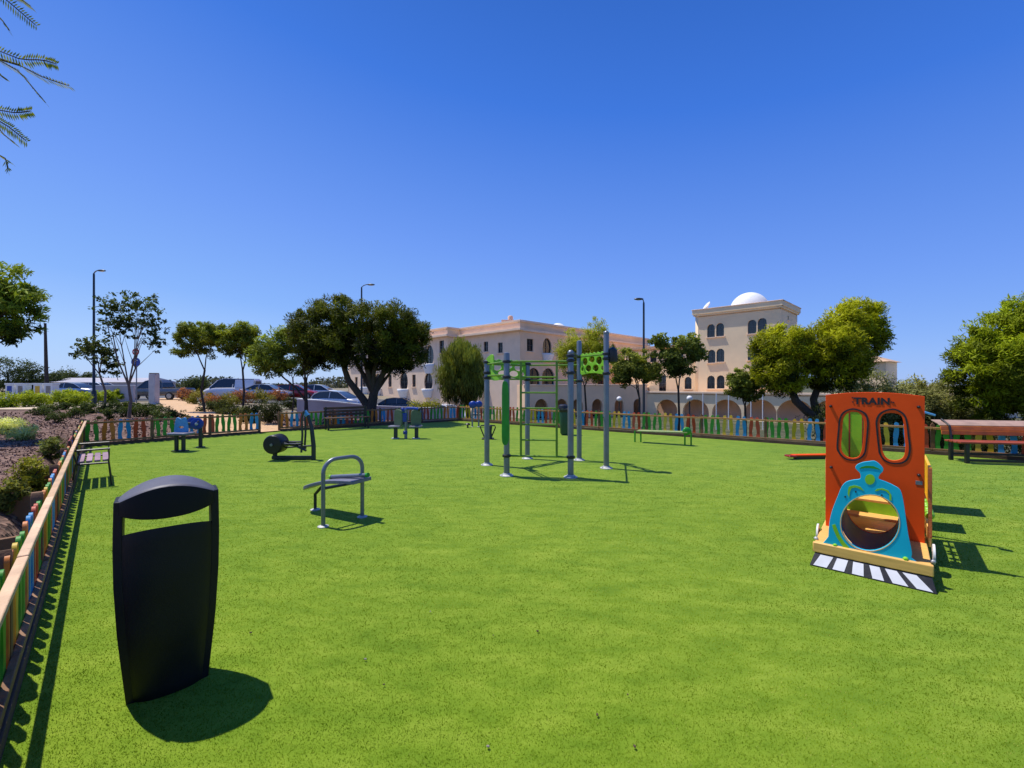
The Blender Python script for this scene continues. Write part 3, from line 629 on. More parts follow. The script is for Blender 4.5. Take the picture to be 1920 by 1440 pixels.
# stepper
def stepper():
    O = Vector((-.7, 12.4, 0)); t = thing('waist_twister', 'low black stepper with flared side handles behind the left posts of the climbing frame', 'exercise machine', O)
    for s_ in (-1, 1):
        part('handle', MB().tube([(s_*.08, 0, .0), (s_*.13, 0, .12), (s_*.22, 0, .34), (s_*.20, 0, .39), (s_*.06, 0, .40)], .018, 8), MT['black'], t)
    part('body', MB().lathe([(.11, 0), (.10, .03), (.08, .2), (.10, .38), (.06, .40)], (0.03, 0, 0), 14), MT['darksteel'], t); part('foot_plate', MB().box((0, 0, .015), (.34, .26, .03)), MT['black'], t, .006)
stepper()
def airwalker():
    O = Vector((-1.36, 15.9, 0)); t = thing('air_walker', 'blue headed twin post fitness machine near the back corner of the fence', 'exercise machine', O)
    for s_ in (-1, 1): part('post', MB().tube([(s_*.12, 0, 0), (s_*.12, 0, .86)], .03, 8), MT['steel'], t); part('foot_plate', MB().lathe([(.06, 0), (.06, .012), (.03, .02)], (s_*.12, 0, 0), 12), MT['plate'], t)
    part('head', MB().sphere((-.10, 0, .83), .15, 14, (1, .5, .9)), MT['blue'], t); part('head', MB().sphere((.12, 0, .85), .14, 14, (1, .5, .9)), MT['blue'], t); part('crossbar', MB().tube([(-.2, 0, .45), (.2, 0, .45)], .02, 8), MT['darksteel'], t)
    O = Vector((gx(877, 15.6), 15.6, 0)); t = thing('step_pod', 'small dark round step pod on turf left of the blue headed machine', 'step', O)
    part('stem', MB().tube([(0, 0, 0), (0, 0, .12)], .03, 8), MT['darksteel'], t); part('cap', MB().lathe([(.09, .1), (.10, .13), (.06, .17)], (0, 0, 0), 14), MT['black'], t)
airwalker()
# green bin behind the frame
def greenbin():
    O = Vector((gx(1060, 13.4), 13.4, 0)); t = thing('litter_bin', 'small dark green litter bin with black lid seen behind the climbing frame', 'litter bin', O)
    part('body', MB().lathe([(.13, .02), (.16, .06), (.18, .6), (.185, .72), (.165, .73)], (0, 0, 0), 20), mat('bin_green', (.01, .06, .05), .4), t)
    part('lid', MB().lathe([(.19, .72), (.20, .76), (.20, .80)], (0, 0, 0), 20).lathe([(.17, .84), (.15, .92), (.08, .96)], (-.06, 0, 0), 20).box((.14, 0, .83), (.04, .2, .1)), MT['black'], t)
greenbin()
# long green bench
def greenbench():
    O = Vector((4.1, 11.5, 0)); t = thing('incline_bench', 'long low lime board bench on thin green legs in front of the right picket fence', 'exercise bench', O)
    A_ = Vector((gx(1196, 11.75), 11.75, .33))-O; B_ = Vector((gx(1290, 11.1), 11.1, .36))-O; d = (B_-A_).normalized(); w = Vector((-d.y, d.x, 0))*.14
    part('board', MB().add([A_-w, A_+w, B_+w, B_-w, A_-w-Vector((0, 0, .03)), A_+w-Vector((0, 0, .03)), B_+w-Vector((0, 0, .03)), B_-w-Vector((0, 0, .03))], [(0, 1, 2, 3), (7, 6, 5, 4), (0, 4, 5, 1), (1, 5, 6, 2), (2, 6, 7, 3), (3, 7, 4, 0)]), mat('pale_lime_board', (.30, .36, .12), .5), t, .006)
    for c in (A_, B_):
        for s_ in (-.09, .09): part('leg', MB().tube([(c.x+s_*.9, c.y, 0), (c.x+s_*.9, c.y, c.z-.02)], .022, 8), MT['green'], t)
    part('headrest', MB().sphere((B_.x-.05, B_.y-.05, .38), .13, 14, (.9, .35, .8)), MT['green'], t)
greenbench()
def beam():
    p0 = Vector(gp(1482, 861)); p1 = Vector((7.3, 9.2)); a = math.atan2(p1.y-p0.y, p1.x-p0.x); L_ = (p1-p0).length; t = thing('balance_beam', 'low orange balance beam with red end lying on turf left of the train', 'balance beam', (p0.x, p0.y, 0), a)
    part('top', MB().box((L_/2+.05, 0, .085), (L_, .14, .03)), MT['orange'], t, .006); part('base', MB().box((L_/2+.05, 0, .035), (L_-.1, .09, .07)), MT['black'], t, .006); part('end_cap', MB().box((.0, 0, .07), (.16, .17, .045)), MT['carred'], t, .015)
beam()

# ================================================================== benches
def smallbench():
    ang = math.atan2((LB-LA).y, (LB-LA).x); t = thing('slatted_bench', 'small lilac brown slatted bench with dark frame against the left fence', 'bench', (-6.86, 6.98, 0), ang); t.scale = (.92, .74, 1)
    for i in range(4): part('seat_slat', MB().box((0, -.19+.125*i+.02, .40), (1.08, .095, .03)), MT['seatlilac'], t, .006)   # local -y points to the fence
    for i in range(2): part('back_slat', MB().box((0, -.33-.02*i, .56+.13*i), (1.08, .025, .09), rx=-.15), MT['benchred'], t, .006)
    for s_ in (-.56, .56):
        part('side_frame', MB().tube([(s_, .30, 0), (s_, .25, .36), (s_, -.22, .37), (s_, -.34, .74)], .018, 6).tube([(s_, -.30, 0), (s_, -.24, .38)], .018, 6).tube([(s_, .25, .36), (s_, .27, .58), (s_, -.28, .58)], .016, 6), MT['black'], t)
smallbench()
def bigbench():
    ang = math.atan2(DD.y-CC_.y, DD.x-CC_.x)+.44; t = thing('slatted_bench', 'long red brown slatted bench with pale sunlit top slats, right of the train', 'bench', (10.30, 8.62, 0), ang)
    L_ = 2.5
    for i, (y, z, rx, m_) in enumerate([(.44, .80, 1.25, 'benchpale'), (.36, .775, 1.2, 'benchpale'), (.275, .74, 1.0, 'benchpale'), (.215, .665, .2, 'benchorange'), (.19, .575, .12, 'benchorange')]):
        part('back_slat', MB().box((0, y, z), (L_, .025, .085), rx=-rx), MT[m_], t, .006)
    for i in range(4): part('seat_slat', MB().box((0, -.26+.11*i, .42), (L_, .09, .035)), MT['benchred'], t, .006)
    for s_ in (-1.1, 1.1):
        part('leg', MB().box((s_, -.24, .20), (.06, .06, .40)).box((s_, .16, .20), (.06, .06, .40)).box((s_, -.04, .39), (.05, .46, .03)).tube([(s_, .14, .4), (s_, .20, .72), (s_, .42, .84)], .022, 6), MT['black'], t, .005)
    part('stretcher', MB().box((0, .16, .14), (2.2, .035, .04)).box((0, -.24, .06), (2.2, .035, .035)), MT['black'], t, .004)
bigbench()
def fencebench():
    p = Vector((-6.05, 15.45)); t = thing('slatted_bench', 'dark brown slatted bench in deep tree shade against the back left fence', 'bench', (p.x, p.y, 0), math.atan2(CC_.y-G2.y, CC_.x-G2.x))
    for i in range(4): part('seat_slat', MB().box((0, -.55+.11*i, .42), (1.5, .09, .03)), MT['plinth'], t, .005)  # slats coloured dark to stand in for tree shade
    for i in range(3): part('back_slat', MB().box((0, -.12, .52+.11*i), (1.5, .03, .09)), MT['plinth'], t, .005)
    for s_ in (-.68, .68): part('leg', MB().box((s_, -.5, .2), (.05, .05, .4)).box((s_, -.12, .4), (.05, .05, .8)).box((s_, -.3, .395), (.04, .4, .025)), MT['black'], t)
fencebench()

# ================================================================== toy train
def train():
    ux, uy = .747, -.664; Lx, Ly = 2.635, 3.76
    t = thing('toy_train', 'orange wooden toy train with blue tunnel front and striped bumper on turf at right', 'play train', (Lx, Ly, 0), math.atan2(uy, ux))
    def pl(px, py, v):
        r = (px-960)/800; X0 = Lx+.664*v; Y0 = Ly+.747*v; u = (r*Y0-X0)/(.747+.664*r); return (u, 1.6-(py-720)*(Y0-.664*u)/800)
    c2 = lambda pts, v: [pl(1500+x/7.11, 720+y/7.11, v) for x, y in pts]
    c1 = lambda pts, v: [pl(1510+x/5.333, 860+y/5.333, v) for x, y in pts]
    # bumper
    B = lambda s_, h, off=0: ((-.01+.80*s_)*(1-h)+(.02+.745*s_)*h, .0-.0+.075*h-off*.9, .004+.098*h+off*.5)
    bl = [B(0, 0), B(1, 0), B(1, 1), B(0, 1)]; bk = [(x, y+.03, z) for x, y, z in bl]
    part('bumper', MB().add(bl+bk, [(0, 1, 2, 3), (7, 6, 5, 4), (0, 4, 5, 1), (1, 5, 6, 2), (2, 6, 7, 3), (3, 7, 4, 0)]), MT['black'], t, .003)
    bs = [(.03, .15, .06, .18), (.20, .30, .215, .315), (.365, .46, .36, .45), (.53, .62, .50, .585), (.685, .80, .63, .725), (.86, .975, .77, .88)]
    for a0, a1, b0, b1 in bs:
        q = [B(a0, .06, .004), B(a1, .06, .004), B(b1, .90, .004), B(b0, .90, .004)]; r = [(x, y+.005, z-.003) for x, y, z in q]
        part('bumper_stripe', MB().add(q+r, [(0, 1, 2, 3), (7, 6, 5, 4), (0, 4, 5, 1), (1, 5, 6, 2), (2, 6, 7, 3), (3, 7, 4, 0)]), MT['bumperwhite'], t)
    part('deck', MB().box((.39, .92, .168), (.75, 1.62, .045)), MT['tan'], t, .008); part('front_lip', MB().box((.39, .088, .148), (.772, .04, .088)), MT['tan'], t, .008)
    for x in (.06, .72): part('side_beam', MB().box((x, .9, .075), (.05, 1.5, .12)), MT['black'], t, .005)
    # blue front
    v = .11; out = c1([(228, 885), (235, 780), (245, 640), (275, 510), (330, 370), (365, 285), (410, 235), (480, 214), (545, 205), (558, 178), (548, 140), (520, 112), (505, 88), (520, 62), (575, 38), (640, 28), (690, 25), (735, 52), (772, 95), (770, 125), (745, 150), (728, 185), (740, 208), (800, 230), (880, 268), (945, 315), (975, 420), (1000, 590), (1025, 760), (1060, 925), (1052, 985), (1030, 1024)], v)
    hole = c1([(648+293*math.cos(a), 640+278*math.sin(a)) for a in np.linspace(0, 2*PI, 36, endpoint=False)], v)
    out = catmull(out, 3)
    me = shape2d([out, hole], .022, .003); upright(me, v); part('front_panel', me, MT['cyan'], t)
    fc = v-.0125
    def inlay(pts, m='lime', th=.004, y=None, nm='inlay'): me = shape2d([pts] if not isinstance(pts[0], list) else pts, th); upright(me, (fc if y is None else y)); part(nm, me, MT[m], t)
    inlay(c1([(646+50*math.cos(a), 205+52*math.sin(a)) for a in np.linspace(0, 2*PI, 24, endpoint=False)], v))
    inlay(c1([(540, 98), (560, 80), (610, 68), (680, 72), (735, 96), (752, 110), (700, 100), (640, 90), (590, 92)], v), 'green')
    inlay(c1([(428, 300), (440, 275), (490, 262), (550, 276), (588, 320), (560, 308), (510, 285), (462, 292), (445, 330), (440, 385), (424, 350)], v))
    inlay(c1([(695, 320), (715, 300), (770, 292), (830, 315), (860, 360), (860, 420), (842, 410), (838, 350), (800, 318), (750, 308), (715, 322)], v))
    for q in ((505, 328), (764, 362), (400, 378)): inlay(c1([(q[0]+9*math.cos(a), q[1]+9*math.sin(a)) for a in np.linspace(0, 2*PI, 12, endpoint=False)], v), 'black', .004)
    inlay(c1([(268, 660), (300, 650), (345, 760), (390, 830), (440, 885), (425, 908), (380, 880), (320, 790), (285, 715)], v))
    inlay([c1([(648+300*math.cos(a), 640+285*math.sin(a)) for a in np.linspace(0, 2*PI, 40, endpoint=False)], v), c1([(648+292*math.cos(a), 640+277*math.sin(a)) for a in np.linspace(0, 2*PI, 40, endpoint=False)], v)], 'tan', .003)
    M_ = Matrix.Rotation(PI/2, 3, 'X')
    for q in ((300, 862), (1002, 995)): p = c1([q], v)[0]; part('bolt', MB().lathe([(.016, 0), (.018, .012), (.010, .028)], (p[0], v-.011, p[1]), 12, M=M_), MT['lime'], t)
    # tunnel
    cx, cz = np.mean([h[0] for h in hole]), np.mean([h[1] for h in hole]); rx = (max(h[0] for h in hole)-min(h[0] for h in hole))/2; rz = (max(h[1] for h in hole)-min(h[1] for h in hole))/2
    vs = []; fs = []; n = 40; ysx = np.linspace(v+.012, .695, 30)
    for i, y in enumerate(ysx):
        rr = 1.0+(.012 if i % 2 else 0)
        for k in range(n): a = 2*PI*k/n; vs.append((cx+(rx+.004)*rr*math.cos(a), y, cz+(rz+.004)*rr*math.sin(a)))
    for i in range(len(ysx)-1):
        for k in range(n): fs.append((i*n+k, i*n+(k+1) % n, (i+1)*n+(k+1) % n, (i+1)*n+k))
    o = part('tunnel', MB().add(vs, fs), MT['tunnel'], t); so = o.modifiers.new('solid', 'SOLIDIFY'); so.thickness = .008; so.offset = 1
    # orange cab front
    v2 = .70; U0, U1 = .044, .747
    lw = catmull(c2([(570, 480), (560, 620), (545, 800), (560, 900), (620, 965), (700, 990), (780, 970), (820, 900), (845, 780), (860, 600), (855, 480), (800, 390), (710, 362), (620, 395)], v2), 4)
    rw = catmull(c2([(1062, 480), (1066, 620), (1085, 800), (1100, 900), (1150, 985), (1230, 1020), (1330, 1010), (1390, 960), (1410, 840), (1400, 700), (1385, 520), (1350, 420), (1250, 382), (1120, 395)], v2), 4)
    topz = lambda u: 1.488+.032*(1-((u-.395)/.352)**2)
    outl = [(U0, .19), (U1, .19)]+[(u, topz(u)) for u in np.linspace(U1, U0, 16)]
    hole2 = circ(cx, cz, rx+.006, rz+.006, 36)
    me = shape2d([outl, lw, rw, hole2], .022, .003); upright(me, v2); part('cab_front', me, MT['orange'], t)
    lo = catmull(c2([(520, 480), (505, 620), (488, 830), (510, 910), (590, 995), (700, 1020), (800, 1000), (870, 930), (895, 800), (915, 600), (915, 480), (870, 380), (710, 322), (570, 375)], v2), 4)
    ro = catmull(c2([(1010, 480), (1015, 620), (1040, 850), (1055, 930), (1120, 1020), (1230, 1063), (1370, 1055), (1450, 990), (1478, 860), (1460, 700), (1435, 510), (1385, 390), (1240, 325), (1075, 375)], v2), 4)
    def ring(P, w): c = (np.mean([p[0] for p in P]), np.mean([p[1] for p in P])); return [P, [(c[0]+(p[0]-c[0])*(1-w/abs(max(q[0] for q in P)-c[0])), c[1]+(p[1]-c[1])*(1-w/abs(max(q[1] for q in P)-c[1]))) for p in P]]
    f2 = v2-.0125
    for P in (lo, ro): inlay(ring(P, .014), 'black', .004, f2, 'window_outline')
    # wording
    cu = bpy.data.curves.new('txt', 'FONT'); cu.body = 'TRAIN'; cu.size = .084; cu.extrude = .002; cu.offset = .0038; cu.space_character = 1.08; cu.align_x = 'CENTER'
    to = bpy.data.objects.new('txt', cu); me = bpy.data.meshes.new_from_object(to); bpy.data.objects.remove(to); bpy.data.curves.remove(cu)
    a = c2([(690, 265), (1260, 265)], v2); base = c2([(720, 258), (1200, 270)], v2); w0 = max(vv.co.x for vv in me.vertices)-min(vv.co.x for vv in me.vertices); tw = base[1][0]-base[0][0]
    me.transform(Matrix.Diagonal((tw/w0, 1.0, 1, 1))); upright(me, f2, (base[0][0]+base[1][0])/2, 1.411); part('lettering', me, MT['black'], t, 0, False)
    dots = MB()
    for q in ((705, 238), (700, 180), (1220, 240), (1246, 246)):
        p = c2([q], v2)[0]; r_ = .006; dots.lathe([(r_, 0), (r_, .005)], (p[0], f2+.002, p[1]), 10, M=M_)
    part('lettering', dots, MT['black'], t)
    for q in ((412, 295), (1580, 305), (418, 1105), (1582, 1210)):
        p = c2([q], v2)[0]; part('bolt', MB().lathe([(.013, 0), (.013, .022), (.006, .030)], (p[0], v2-.011, p[1]), 10, M=M_), MT['black'], t)
    p = c1([(1135, 240)], v2)[0]; part('maker_plate', MB().box((p[0], f2, p[1]), (.045, .004, .035)), MT['steel'], t, .001)
    # rear panel with doorway
    v3 = 1.55; me = shape2d([[(.03, .19), (.77, .19), (.77, 1.40), (.6, 1.44), (.2, 1.44), (.03, 1.40)], [(.385, .36), (.655, .36), (.655, 1.28), (.60, 1.34), (.44, 1.34), (.385, 1.28)]], .022, .003); upright(me, v3); part('cab_rear', me, MT['lime'], t)
    me = shape2d([[(.17, .5), (.30, .5), (.30, 1.30), (.17, 1.30)], [(.184, .514), (.286, .514), (.286, 1.286), (.184, 1.286)]], .003); upright(me, v3-.013); part('rear_outline', me, MT['benchred'], t)
    # side panels
    for s_, xx in ((-1, .05), (1, .785)):
        part('side_top', MB().box((xx, 1.12, .70), (.022, .84, .34)), MT['yellow'], t, .004)
        part('side_trim', MB().box((xx, .70+.012, .55), (.026, .03, .62)), MT['benchorange'], t, .003)
        part('side_trim', MB().box((xx, 1.545, .55), (.026, .03, .62)), MT['benchorange'], t, .003)
        part('side_bottom', MB().box((xx, 1.12, .23), (.022, .84, .14)), MT['tan'], t, .004)
        part('bead_rod', MB().tube([(xx, .73, .42), (xx, 1.53, .42)], .008, 6), MT['steel'], t)
        for yb in (.80, .88, .98, 1.12, 1.2, 1.36): part('bead', MB().sphere((xx, yb, .42+.0), .036, 12), MT['lime'], t)
        part('lamp', MB().box((xx+s_*.03, 1.50, 1.30), (.10, .07, .02), ry=s_*.35), MT['lblue'], t, .004)
        for yy in (.50, 1.30):
            M2 = Matrix.Rotation(PI/2, 3, 'Y'); w = part('wheel', MB().lathe([(.07, -.009), (.085, -.007), (.085, .007), (.07, .009)], (xx+s_*.012-(.04 if s_ < 0 else 0), yy, .16), 26, M=M2), MT['white'], t)
            part('hub', MB().lathe([(.025, -.013), (.025, .013)], (xx+s_*.014-(.04 if s_ < 0 else 0), yy, .16), 14, M=M2), MT['black'], w)
        part('coupling', MB().sphere((xx+s_*.0-(.03 if s_ < 0 else .01), .16, .20), .018, 10), MT['plate'], t)
    part('rear_deck', MB().box((.39, 2.56, .168), (.75, 1.62, .045)), MT['tan'], t, .008)
    part('rear_side', MB().box((.785, 3.08, .78), (.022, .46, 1.28)), MT['orange'], t, .004); part('rear_side', MB().box((.785, 2.15, .50), (.022, .42, .62)), MT['lime'], t, .004); part('rear_side', MB().box((.01, 3.08, .50), (.022, .46, .62)), MT['lime'], t, .004)
    part('seat', MB().box((.395, 1.10, .44), (.68, .26, .025)), MT['tan'], t, .004); part('seat_back', MB().box((.45, 1.36, .60), (.46, .022, .34)), MT['tan'], t, .004); part('step', MB().box((.395, .92, .30), (.66, .14, .025)), MT['tan'], t, .004)
train()

# pebbles and bits lying on the turf
for i, (px, py) in enumerate([(807, 1150), (925, 1195), (1008, 1187), (685, 1240), (720, 1288), (1177, 1307), (915, 1405), (1190, 1405), (1120, 1345), (250, 1283), (470, 1190)]):
    x, y = gp(px, py); r = random.uniform(.004, .007)
    o = part('pebble', MB().sphere((0, 0, .014), r, 8, (1.3, .9, .7)), MT['stone'] if i % 3 == 0 else MT['plinth'], None, 0, True, (x, y, 0), random.random()*3); tag(o, 'tiny pebble or crumb lying on the artificial grass', 'pebble', 'small stones scattered on the turf')
# ================================================================== buildings
def s_of(P0, d, px): r = (px-960)/800; return (P0.x-r*P0.y)/(r*d.y-d.x)
MESHC = {}
def opening(kind, s, z, w, h):
    if kind == 'arch': return arch(s, z, w, h)
    if kind == 'point':
        r = w/2; pts = [(s-r, z), (s+r, z)]+[(s+r*math.cos(a)*1.0, z+h-r*1.25+r*1.25*math.sin(a)) for a in np.linspace(0, PI, 12)]; return pts
    if kind == 'oval': return circ(s, z+h/2, w/2, h/2, 24)
    return rect(s, z, w, h)
def bwall(root, P0, P1, z0, z1, ops, m='wall', thick=.3, win=True, name='wall'):
    O = Vector((root.location.x, root.location.y, 0)); d = (P1-P0); L_ = d.length; d.normalize(); ang = math.atan2(d.y, d.x)
    outl = [(0, z0), (L_, z0), (L_, z1), (0, z1)]; cuts = []
    for k, s, z, w, h in ops:
        q = opening(k, s, z, w, h)
        if z <= z0+.01: q = [(x, max(y, z0+.02)) for x, y in q]
        cuts.append(q)
    me = upright(shape2d([outl]+cuts, thick)); T = Matrix.Translation((P0.x-O.x, P0.y-O.y, 0)) @ Matrix.Rotation(ang, 4, 'Z') @ Matrix.Translation((0, thick/2, 0)); me.transform(T)
    part(name, me, MT[m], root, 0, False)
    for k, s, z, w, h in ops:
        if not win: continue
        key = (k, round(w, 2), round(h, 2))
        if key not in MESHC:
            o1 = opening(k, 0, 0, w, h); c = h/2; inn = [(x*(1-.10/w), c+(y-c)*(1-.10/h)) for x, y in o1]
            fr = upright(shape2d([o1, inn], .07)); fb = MB()
            fr.materials.append(MT['cardark']); pn = upright(shape2d([o1], .02)); pn.materials.append(MT['glass'])
            bar = MB().box((0, -.005, h/2), (.05, .05, h*.96)).box((0, -.005, h*.5), (w*.95, .045, .05)).mesh('bar', MT['cardark']); MESHC[key] = (fr, pn, bar)
        fr, pn, bar = MESHC[key]; q = P0+d*s; nrm = Vector((-d.y, d.x)); q = q+nrm*.17
        o = link('window', fr, root, (q.x-O.x, q.y-O.y, z), ang); link('pane', pn, o, (0, .04, 0)); link('glazing_bar', bar, o)
        if k in ('rect', 'arch') and w < 1.4:
            q3 = P0+d*s; part('sill', MB().box((0, -.03, -.05), (w+.2, .16, .09)), MT['trim'], o, 0, False, (0, -.20, 0))
        if k == 'oval':
            mb = MB(); vs = []; fs = []
            for i in range(5):
                f_ = i/4
                for j in range(11): a = PI+PI*j/10; vs.append((w*.62*(1-.35*f_)*math.cos(a), -.0+.75*(1-.5*f_)*math.sin(a), .32-h*.42*f_))
            for i in range(4):
                for j in range(10): fs.append((i*11+j, i*11+j+1, (i+1)*11+j+1, (i+1)*11+j))
            fs.append(tuple(range(44, 55))); q2 = P0+d*s; o = part('balcony', mb.add(vs, fs), MT['white'], root, 0, True, (q2.x-O.x, q2.y-O.y, z+.1), ang)
            so = o.modifiers.new('s', 'SOLIDIFY'); so.thickness = .12
    return ang
def coping(root, P0, P1, z, h=.28, out=.12, m='trim', back=.3, name='cornice'):
    O = Vector((root.location.x, root.location.y, 0)); d = (P1-P0); L_ = d.length; ang = math.atan2(d.y, d.x); c = (P0+P1)/2+Vector((-d.y, d.x)).normalized()*(back-out)/2
    part(name, MB().box((0, 0, 0), (L_+2*out, back+out, h)), MT[m], root, .02, False, (c.x-O.x, c.y-O.y, z), ang)
RD = Vector((.722, .692)); LD = Vector((-.692, .722)); LD = Vector((-.72, .694)); V2 = Vector
def slab(root, pts, z, h, m, name='roof'):
    O = root.location; part(name, MB().prism([(p[0]-O.x, p[1]-O.y) for p in pts], lambda a, b, s: (a, b, z+h*s)), MT[m], root, 0, False)
# --- main hotel block with round balconies
def main_building():
    C0 = V2((.84, 45.0)); K2 = C0+LD*10; K = K2-RD*1.8; Q0 = K+LD*26; E = C0+RD*27; root = thing('hotel_building', 'salmon rendered three storey building with oval balconies and flat parapet roof behind the climbing frame', 'building', (C0.x, C0.y, 0))
    def W(P0, P1, spec):
        d = (P1-P0).normalized(); out = []
        for k, px, py, w, h in spec:
            s = s_of(P0, d, px); Y = (P0+d*s).y; zc = 1.6-(py-720)*Y/800; out.append((k, s, zc-h/2, w, h))
        return out
    bwall(root, C0, E, -2, 8.2, W(C0, E, [('rect', 994, 647, 1.0, 1.35), ('oval', 1026, 652, 1.5, 2.2), ('arch', 1001, 707, 1.9, 2.0), ('arch', 1028, 707, 2.1, 2.0), ('oval', 1085, 655, 1.5, 2.2), ('rect', 1112, 655, 1.0, 1.35), ('arch', 1075, 707, 2.1, 2.0), ('arch', 1130, 707, 2.2, 2.0), ('oval', 1150, 660, 1.5, 2.2), ('rect', 1175, 664, 1.1, 1.3)]), 'wall')
    bwall(root, K2, C0, -2, 8.2, W(K2, C0, [('rect', 911, 650, .75, 1.15), ('rect', 938, 652, .75, 1.15), ('rect', 900, 712, .75, 1.3)]), 'trim')
    bwall(root, K, K2, -2, 8.2, [], 'walllit')
    bwall(root, Q0, K, -2, 8.2, W(Q0, K, [('rect', 828, 650, .9, 1.5), ('oval', 805, 668, 1.8, 2.8), ('oval', 803, 717, 1.8, 2.5), ('rect', 776, 714, .8, 1.6), ('oval', 757, 716, 2.0, 2.8), ('rect', 731, 714, .9, 1.7), ('oval', 708, 717, 2.0, 2.6), ('rect', 762, 665, .9, 1.6), ('oval', 685, 715, 2.0, 2.6), ('rect', 668, 716, .9, 1.5)]), 'trim')
    for a, b in ((C0, E), (K2, C0), (K, K2), (Q0, K)):
        coping(root, a, b, 8.28, .22, .15, 'trim'); coping(root, a, b, 7.35, .26, .62 if a in (K2, Q0) else .22, 'trim', .05, 'moulding')
    B1 = E+LD*14; B0 = Q0+RD*14
    bwall(root, E, B1, -2, 8.2, [], 'wall'); bwall(root, B1, B0, -2, 8.2, [], 'wall'); bwall(root, B0, Q0, -2, 8.2, [], 'wall')
    slab(root, [tuple(p) for p in (Q0+RD*.3, K+RD*.3, K2+RD*.3, C0+(RD+LD)*.3, E-RD*.3, B1, B0)], 7.2, .2, 'trim')
    p = V2((gx(952, 47.5), 47.5)); O = root.location
    part('chimney', MB().box((p.x-O.x, p.y-O.y, 8.3), (1.4, .8, .8)).lathe([(.28, 8.7), (.3, 9.05), (.2, 9.2)], (p.x-O.x+.3, p.y-O.y, 0), 12), MT['innerwall'], root, .02)
    p = V2((gx(1046, 54), 54)); part('dome', MB().sphere((p.x-O.x, p.y-O.y, 8.2), 1.1, 20), MT['dome'], root)
    # buttress stair flank left of the frame
    a = C0+LD*5.5-RD*.02; n = -RD
    vs = [(a+LD*0).to_tuple()+(-2,), (a+LD*.9).to_tuple()+(-2,), (a+LD*.9-RD*2.2).to_tuple()+(-2,), (a-RD*2.2).to_tuple()+(-2,), a.to_tuple()+(3.6,), (a+LD*.9).to_tuple()+(3.6,)]
    part('buttress', MB().add([(x-O.x, y-O.y, z) for x, y, z in vs], [(0, 1, 2, 3), (0, 3, 4), (1, 5, 2), (3, 2, 5, 4), (0, 4, 5, 1)]), MT['walllit'], root, 0, False)
    # single storey arcade terrace on the right face
    S0 = V2((1.3, 43.4)); S1 = V2((15.5, 48.8)); d = (S1-S0).normalized(); ops = []
    for px, wpx in ((1015, 27), (1053, 26), (1083, 24), (1120, 23), (1161, 20), (1195, 17)):
        s = s_of(S0, d, px); Y = (S0+d*s).y; w = wpx*Y/800*1.0; zt = 1.6-28*Y/800; ops.append(('point', s, -2, w, zt+2))
    bwall(root, S0, S1, -2, 1.45, ops, 'wall', .35, False, 'arcade_wall'); coping(root, S0, S1, 1.5, .12, .1)
    bwall(root, S0+V2((-.6, 3)), S1+V2((-.9, 3.2)), -2, 1.3, [], 'innerwall', .2, False, 'arcade_back'); slab(root, [tuple(S0+V2((0, .35))), tuple(S1+V2((0, .35))), (19, 58), tuple(E), tuple(C0+V2((.2, .1)))], 1.1, .15, 'trim', 'terrace')
    bwall(root, C0+V2((-.3, .3)), S0, -2, 1.45, [], 'wall', .3, False)
main_building()
